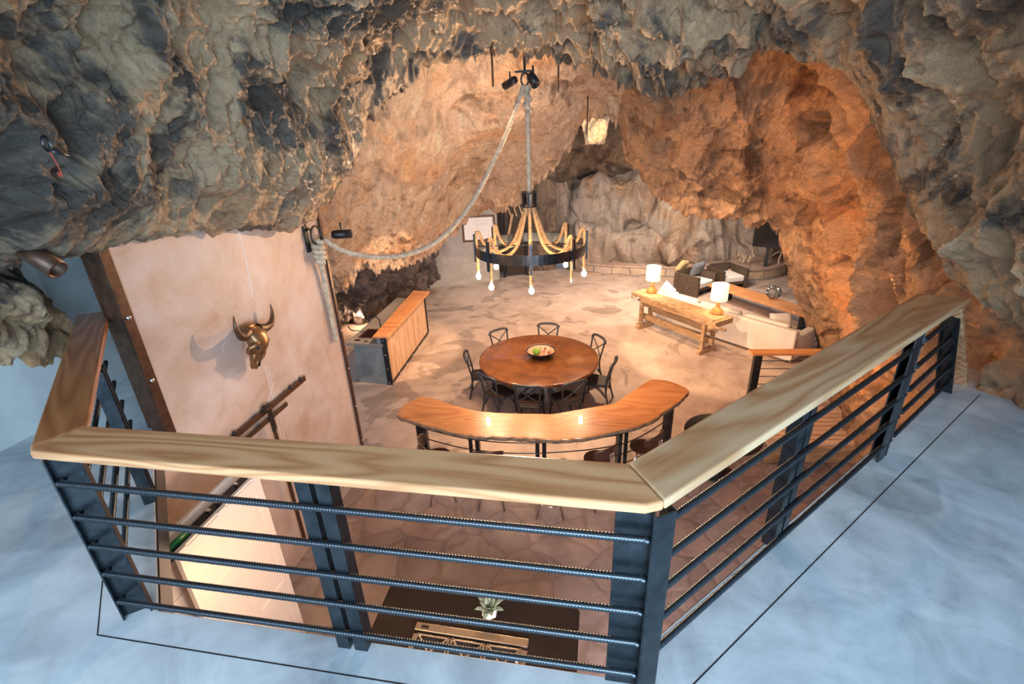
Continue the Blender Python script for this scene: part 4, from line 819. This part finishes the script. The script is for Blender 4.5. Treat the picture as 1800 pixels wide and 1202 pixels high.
for k in range(8):
    t0, t1 = k/8, (k+.96)/8
    a = Vector((-4.425, 8.95, 0)).lerp(Vector((-4.59, 11.84, 0)), t0); b = Vector((-4.425, 8.95, 0)).lerp(Vector((-4.59, 11.84, 0)), t1)
    P2(MB().beam((a.x, a.y, FZ+.61), (b.x, b.y, FZ+.61), .02, 1.08), 'plank', M['plank'])
m = MB(); m.beam((-4.415, 8.90, FZ+.03), (-4.585, 11.88, FZ+.03), .03, .06); m.beam((-4.415, 8.90, FZ+1.14), (-4.585, 11.88, FZ+1.14), .03, .04)
m.box((-4.42, 8.90, FZ+.58), (.05, .04, 1.16)); m.box((-4.585, 11.88, FZ+.58), (.05, .04, 1.16)); m.box((-4.47, 8.885, FZ+.58), (.08, .012, 1.16))
P2(m, 'steel_frame', M['black'], bevel=.002)
m = MB()
for k in range(7):
    p = Vector((-4.398, 8.92, FZ+.03)).lerp(Vector((-4.566, 11.86, FZ+.03)), k/6); m.ball(p, .016, 6)
for k in range(4): m.ball((-4.46, 8.876, FZ+.05+.34*k), .016, 6)
P2(m, 'bolt_heads', M['bolt'])
m = MB(); m.box((-5.02, 9.42, FZ+.990), (.36, .56, .022)); P2(m, 'sink_rim', plain('copper_rim', (.30, .13, .09), .35, .8), bevel=.004)
m = MB(); m.box((-5.02, 9.42, FZ+1.000), (.28, .46, .006)); P2(m, 'sink_basin', plain('dark_copper', (.05, .016, .012), .3, .6), bevel=.004)
m = MB(); m.tube(spline([(-4.74, 9.42, FZ+1.0), (-4.74, 9.42, FZ+1.24), (-4.76, 9.42, FZ+1.36), (-4.86, 9.42, FZ+1.42), (-4.98, 9.42, FZ+1.36), (-5.0, 9.42, FZ+1.26)], 7), .016, 8); m.lathe([(0, .06), (.03, .06), (.032, 0)], (-4.74, 9.42, FZ+1.0), 12); m.tube([(-4.74, 9.42, FZ+1.06), (-4.74, 9.54, FZ+1.10)], .01, 6); P2(m, 'faucet', M['black'])
m = MB(); m.box((-5.13, 9.02, FZ+1.004), (.12, .07, .008)); m.lathe([(0, .012), (.035, .012), (.035, 0)], (-4.90, 8.96, FZ+1.0), 14); P2(m, 'socket_cover', M['black'])

# ------------------------------------------------------------------ workbench with lamps
BA = math.atan2(-1.95, 1.65)                      # direction of the bench
bc = Vector((1.98, 12.10, FZ))
wbn = empty('workbench', 'long weathered carpenter workbench with a wooden vise behind the white sofa', 'workbench', bc, BA)
Lb = 2.72
def W2(mb, name, m, **k): return mb.build(name, m, wbn, **k)
W2(MB().box((0, .06, .915), (Lb, .46, .07)), 'bench_top', M['old_wood'], bevel=.008)
W2(MB().box((0, -.20, .86), (Lb*.97, .05, .16)), 'front_apron', M['old_wood'], bevel=.006)
W2(MB().box((Lb/2+.06, .0, .88), (.10, .62, .13)), 'end_vise', M['old_wood'], bevel=.01)
W2(MB().tube([(Lb/2+.02, -.44, .83), (Lb/2+.12, -.30, .83), (Lb/2+.35, -.24, .83)], [.05, .045, .03], 10), 'vise_screw', M['old_wood'])
W2(MB().tube([(-Lb/2+.36, -.36, .88), (-Lb/2+.36, -.24, .86)], .035, 10).tube([(-Lb/2+.20, -.36, .94), (-Lb/2+.58, -.37, .74)], .014, 8), 'vise_handle', M['driftwood'])
for sx in (-1, 1):
    for sy in (-1, 1):
        W2(MB().box((sx*1.02+.05, sy*.17+.02, .45), (.09, .09, .86)), 'leg', M['old_wood'], bevel=.006)
    W2(MB().box((sx*1.02+.05, .02, .05), (.11, .62, .10)), 'foot', M['old_wood'], bevel=.01)
for zz, y in ((.30, .02), (.62, .12)): W2(MB().box((.05, y, zz), (2.35, .05, .16)), 'stretcher', M['old_wood'], bevel=.006)
W2(MB().box((.05, .16, .62), (2.1, .03, .36)), 'back_board', M['old_wood'], bevel=.006)
def table_lamp(x, y, z, label):
    o = empty('table_lamp', label, 'lamp', (x, y, z), group='amber glass table lamps')
    gl = bpy.data.materials.get('amber_glass')
    if not gl:
        gl = plain('amber_glass', (.85, .48, .16), .08, 0); b = gl.node_tree.nodes['Principled BSDF']; b.inputs['Transmission Weight'].default_value = .8; b.inputs['Emission Color'].default_value = (1, .55, .15, 1); b.inputs['Emission Strength'].default_value = .06
    MB().lathe([(0, 0), (.13, .005), (.155, .03), (.15, .06), (.11, .10), (.06, .15), (.035, .24), (.03, .30), (0, .30)], n=28).build('glass_base', gl, o)
    MB().tube([(0, 0, .29), (0, 0, .42)], .008, 8).build('stem', M['chrome'], o)
    sh = MB().lathe([(.19, .34), (.188, .72)], n=36).build('lamp_shade', M['shade'], o); s_ = sh.modifiers.new('s', 'SOLIDIFY'); s_.thickness = .004
    MB().ball((0, 0, .50), .035, 8).build('bulb', M['bulb'], o)
    lamp('POINT', 'lamp_light', (x, y, z+.60), 12, WARM, size=.05)
    lamp('POINT', 'lamp_light', (x, y, z+.78), 12, WARM, size=.05)
    return o
table_lamp(1.50, 13.00, FZ+.95, 'farther of the two lit amber glass lamps, at the far end of the workbench')
table_lamp(2.85, 11.42, FZ+.95, 'nearer of the two lit amber glass lamps, at the near end of the workbench')

# ------------------------------------------------------------------ sofa, cushions, armchairs, coffee table
SA = math.atan2(10.71-12.9, 4.14-1.9)
so = empty('sofa', 'long off-white linen sofa standing back to back with the workbench', 'sofa', (3.28, 12.45, FZ), SA)
Ls = 4.0
def S_(mb, name, m='white_fabric', **k): return mb.build(name, M[m], so, **k)
S_(MB().box((0, -.36, .42), (Ls, .18, .74)), 'backrest', bevel=.04, seg=3)
S_(MB().box((0, .08, .22), (Ls-.1, .96, .26)), 'base', bevel=.03)
for s in (-1, 1): S_(MB().box((s*(Ls/2-.10), .08, .34), (.20, 1.02, .56)), 'arm', bevel=.04, seg=3)
for k in range(3): S_(MB().box((-1.18+1.18*k, .14, .42), (1.15, .80, .16)), 'seat_cushion', bevel=.05, seg=3)
for k in range(3): S_(MB().box((-1.18+1.18*k, -.19, .63), (1.12, .20, .40)), 'back_cushion', bevel=.07, seg=3)
for sx in (-1, 1):
    for sy in (-.36, .5): S_(MB().box((sx*(Ls/2-.12), sy, .05), (.06, .06, .10)), 'leg', 'black')
def pillow(name, label, x, y, z, w, m, rot, group=None):
    mb = MB(); n = 10; vs = []; fs = []
    for side in (1, -1):
        for i in range(n+1):
            for j in range(n+1):
                u, v = -1+2*i/n, -1+2*j/n; t = (1-u**4)*(1-v**4)
                k = 1-.06*(abs(u)**2)*(1-abs(v))-.0
                vs.append((u*w/2*(1-.08*(1-u*u)*0), v*w/2, side*(.09*t**.5)))
    for q in range(2):
        for i in range(n):
            for j in range(n):
                a = q*(n+1)**2+i*(n+1)+j; f = (a, a+1, a+n+2, a+n+1); fs.append(f if q else f[::-1])
    mb.add(vs, fs, True); o = mb.build(name, m); o.location = (x, y, z); o.rotation_euler = rot
    return tag(o, label, 'cushion', group)
pillow('cushion', 'off-white cushion at the near arm of the white sofa', 4.35, 11.55, FZ+.68, .50, M['white_fabric'], (math.radians(62), 0, SA+.9))
pillow('cushion', 'off-white cushion at the far end of the white sofa below the farther lamp', 1.98, 13.75, FZ+.72, .50, M['white_fabric'], (math.radians(65), .3, SA-.3))
def armchair(x, y, a, label):
    o = empty('armchair', label, 'armchair', (x, y, FZ), a, 'box-frame armchairs by the coffee table')
    for s in (-1, 1): MB().box((s*.44, 0, .33), (.10, .92, .64)).build('side_panel', M['dark_wood'] if 'dark_wood' in M else M.setdefault('dark_wood', wood('dark_stained_oak', [(.03, .02, .012), (.06, .04, .025), (.09, .06, .04)], .5, obj=True)), o, bevel=.006)
    MB().box((0, -.42, .42), (.78, .08, .56)).build('back_panel', M['dark_wood'], o, bevel=.006)
    MB().box((0, .02, .20), (.78, .80, .08)).build('seat_frame', M['dark_wood'], o, bevel=.006)
    MB().box((0, .04, .34), (.76, .78, .20)).build('seat_cushion', M['white_fabric'], o, bevel=.05, seg=3)
    return o
armchair(3.20, 16.15, -2.35, 'dark box-frame armchair with pale seat and a grey cushion left of the coffee table')
armchair(4.35, 16.85, -2.75, 'dark box-frame armchair behind the nearer lamp, farther from the camera')
pillow('cushion', 'grey cushion leaning in the dark armchair beside the farther lamp', 3.30, 16.42, FZ+.72, .52, M['grey_fabric'], (math.radians(62), .1, -2.5))
pillow('cushion', 'tan cushion leaning in the dark armchair left of the grey cushion', 2.85, 16.72, FZ+.72, .48, M['tan_fabric'], (math.radians(60), -.2, -2.2))
ct = empty('coffee_table', 'very long low oak slab coffee table in front of the white sofa', 'table', (4.75, 14.15, FZ), math.atan2(12.6-15.5, 5.75-3.75))
MB().box((0, 0, .43), (3.6, .62, .07)).build('tabletop', M['bar_wood'], ct, bevel=.012)
for s in (-1, 1): MB().box((s*1.35, 0, .20), (.10, .5, .40)).build('leg', M['black'], ct, bevel=.004)
ob = empty('wire_orb', 'openwork dark wire orb with tiny lights on the coffee table', 'ornament', (4.94, 14.05, FZ+.465+.20))
rr_ = random.Random(2)
for k in range(9):
    ax = Vector((rr_.uniform(-1, 1), rr_.uniform(-1, 1), rr_.uniform(-1, 1))).normalized(); q = ax.to_track_quat('Z', 'Y').to_matrix()
    off = rr_.uniform(-.08, .08); rc = math.sqrt(.19**2-off*off)
    MB().tube([q @ Vector((rc*math.cos(2*PI*i/28), rc*math.sin(2*PI*i/28), off)) for i in range(28)], .006, 5, closed=True).build('wire_loop', M['steel'], ob)
for k in range(7):
    v = Vector((rr_.uniform(-1, 1), rr_.uniform(-1, 1), rr_.uniform(-1, 1))).normalized()*.18; MB().ball(v, .009, 6).build('light_bead', M['bulb'], ob)
an = empty('antler_pile', 'tangled pile of pale antlers on the stone ledge by the black screen', 'antlers', (5.15, 17.95, -2.27))
for k in range(14):
    a = rr_.uniform(0, 2*PI); x0 = Vector((rr_.uniform(-.32, .32), rr_.uniform(-.2, .2), rr_.uniform(.03, .3)))
    d = Vector((math.cos(a), math.sin(a), rr_.uniform(-.1, .7))).normalized()*.28
    c_ = Vector((0, 0, .12))
    MB().tube(spline([x0, x0+d*.5+c_*.6, x0+d+c_], 6), [.022-.0014*i for i in range(13)], 6).build('antler', M['antler'], an)
an2 = empty('antler_stand', 'single pale branched antler standing right of the antler pile', 'antlers', (5.95, 17.95, -2.27))
for pts in ([(0, 0, 0), (.05, 0, .25), (.22, 0, .42), (.4, 0, .45)], [(.35, 0, 0), (.33, 0, .2), (.42, 0, .5)], [(.05, 0, .25), (-.08, 0, .4)]):
    MB().tube(spline(pts, 6), .022, 6).build('antler', M['antler'], an2)
tv = empty('television', 'black flat screen at the end of the alcove behind the stone ledge', 'television', (5.75, 17.6, -1.12), -.35)
MB().box((0, 0, 0), (1.0, .06, .95)).build('screen', M['tv'], tv, bevel=.01)
MB().box((0, .12, -.75), (.12, .1, .9)).build('stand', M['black'], tv)
mp = empty('framed_map', 'framed pale map in a brown frame on the grey plaster wall', 'picture', (-3.92, 15.82, -.57), math.atan2(.23, .94))
m = MB()
for c, d in (((0, 0, .40), (1.06, .04, .07)), ((0, 0, -.40), (1.06, .04, .07)), ((-.52, 0, 0), (.07, .04, .86)), ((.52, 0, 0), (.07, .04, .86))): m.box(c, d)
m.build('frame', M['steel_brown'], mp, bevel=.004)
MB().box((0, .0, 0), (1.0, .015, .78)).build('map_sheet', M['paper'], mp)
m = MB()
for k in range(22):
    x, z = rr_.uniform(-.42, .38), rr_.uniform(-.32, .30); q = [(x, -.010, z)]
    for i in range(4): q.append((q[-1][0]+rr_.uniform(.01, .05), -.010, q[-1][2]+rr_.uniform(-.03, .03)))
    m.tube(q, .0025, 4)
m.build('map_lines', M['ink'], mp)

# timber steps and low railing on the right
ts = empty('timber_steps', 'wide timber slat steps at the foot of the rock pillar', 'steps', (3.6, 7.6, FZ), .12)
for k in range(9): MB().box((0, -.42+.13*k, .30), (1.7, .105, .05)).build('tread', M['pale_timber'], ts, bevel=.004)
MB().box((0, -.50, .14), (1.75, .05, .28)).build('riser', M['old_wood'], ts, bevel=.004)
lr = empty('low_railing', 'short railing with oak cap and dark steel post in front of the sofa arm', 'railing', (3.55, 9.15, FZ), math.radians(6))
MB().box((.10, 0, 1.0), (1.35, .22, .05)).build('handrail', M['bar_wood'], lr, bevel=.008)
MB().box((-.42, 0, .49), (.14, .10, .98)).build('post', M['steel'], lr, bevel=.003)
for k in range(5): MB().tube([(-.4, 0, .14+.17*k), (.8, 0, .14+.17*k)], .009, 6).build('bar', M['rebar'], lr)

# ------------------------------------------------------------------ kitchen below the loft
kt = empty('kitchen_island', 'kitchen island with a dark brown stone worktop below the railing', 'kitchen island', (-1.0, 2.7, FZ))
kz = FZ+.93
par(MB().box((-1.0, 2.58, FZ+.44), (1.76, 1.15, .88)).build('cabinet', M['dark_wood'], kt, bevel=.004), kt)
par(MB().prism([(-1.93, 2.62), (-1.92, 1.9), (-.05, 1.9), (-.05, 3.18), (-.08, 3.215), (-1.94, 3.235)][::-1], kz-.04, kz).build('worktop', M['stone_top'], kt, bevel=.012), kt)
rg = empty('gas_range', 'brushed stainless gas cooktop with black grates set in the dark worktop', 'range', (-1.0, 2.6, kz))
RM = -.025
MB().box((.0, .185, .020), (1.04, .075, .04)).build('back_guard', M['stainless'], rg, bevel=.004)
MB().box((0, -.20, .008), (1.04, .66, .016)).build('cooktop', M['stainless'], rg, bevel=.003)
m = MB()
for k in range(12): MB().box((-.40+.07*k, .146, .022), (.045, .006, .014)).build('vent_slot', M['black'], rg)
m.box((-.43, .186, .0405), (.07, .03, .003)); m.build('badge_window', M['black'], rg)
for k in range(3):
    m = MB(); cx = -.32+.32*k
    m.beam((cx-.14, -.20, .05), (cx+.14, .10, .05), .014, .02); m.beam((cx-.14, .10, .05), (cx+.14, -.20, .05), .014, .02)
    for s in (-1, 1): m.box((cx+s*.145, -.05, .05), (.014, .32, .02)); m.box((cx, -.05+s*.15, .05), (.30, .014, .02))
    MB().box((cx, -.05, .0175), (.30, .32, .004)).build('burner_tray', M['black'], rg)
    m.build('grate', M['stainless'] if k != 9 else M['black'], rg, bevel=.002)
    MB().lathe([(0, .04), (.05, .04), (.055, .02), (.075, .016)], (cx, -.04, 0), 18).build('burner', M['black'], rg)
m = MB(); m.lathe([(0, .05), (.02, .05), (.026, .016)], (.44, .02, 0), 12); m.build('knob', M['chrome'], rg)
rg.rotation_euler = (0, 0, math.radians(-1))
pl_ = empty('potted_succulent', 'grey-green succulent in a faceted white pot on the dark worktop', 'plant', (-.87, 3.00, kz))
vs = []
for z, r_, n_, o_ in ((0, .028, 6, 0), (.055, .075, 6, .52), (.115, .065, 6, 0), (.115, .058, 6, 0), (.09, .05, 6, 0)):
    for i in range(6): vs.append((r_*math.cos(2*PI*i/6+o_), r_*math.sin(2*PI*i/6+o_), z))
fs = [tuple(range(6))[::-1]]
for k in range(4):
    for i in range(6):
        a, b, c, d = k*6+i, k*6+(i+1) % 6, (k+1)*6+(i+1) % 6, (k+1)*6+i
        fs += [(a, b, d), (b, c, d)] if k == 0 else [(a, b, c, d)]
MB().add(vs, fs).build('pot', M['ceramic'], pl_)
MB().lathe([(0, .10), (.055, .10)], n=12).build('soil', M['bark'], pl_)
for k in range(17):
    a = k*2.399; ring_ = k/17; tilt = .35+1.05*ring_; Lf = .10+.05*ring_
    vs = []; nseg = 7
    for i in range(nseg+1):
        t = i/nseg; w = .024*math.sin(PI*min(1, t*.92+.08))**.7*(1 if t < .99 else 0)
        ph = tilt*(.7+.5*t); rr0 = .012+Lf*t*math.sin(ph); zz = .10+Lf*t*math.cos(ph*.85)
        for u in (-1, 0, 1):
            x, y, z = rr0, u*w, zz+abs(u)*.006
            vs.append((x*math.cos(a)-y*math.sin(a), x*math.sin(a)+y*math.cos(a), z))
    lf = MB().add(vs, [(i*3+j, i*3+j+1, i*3+4+j, i*3+3+j) for i in range(nseg) for j in range(2)], True).build('leaf', M['leaf'], pl_)
    s_ = lf.modifiers.new('s', 'SOLIDIFY'); s_.thickness = .004
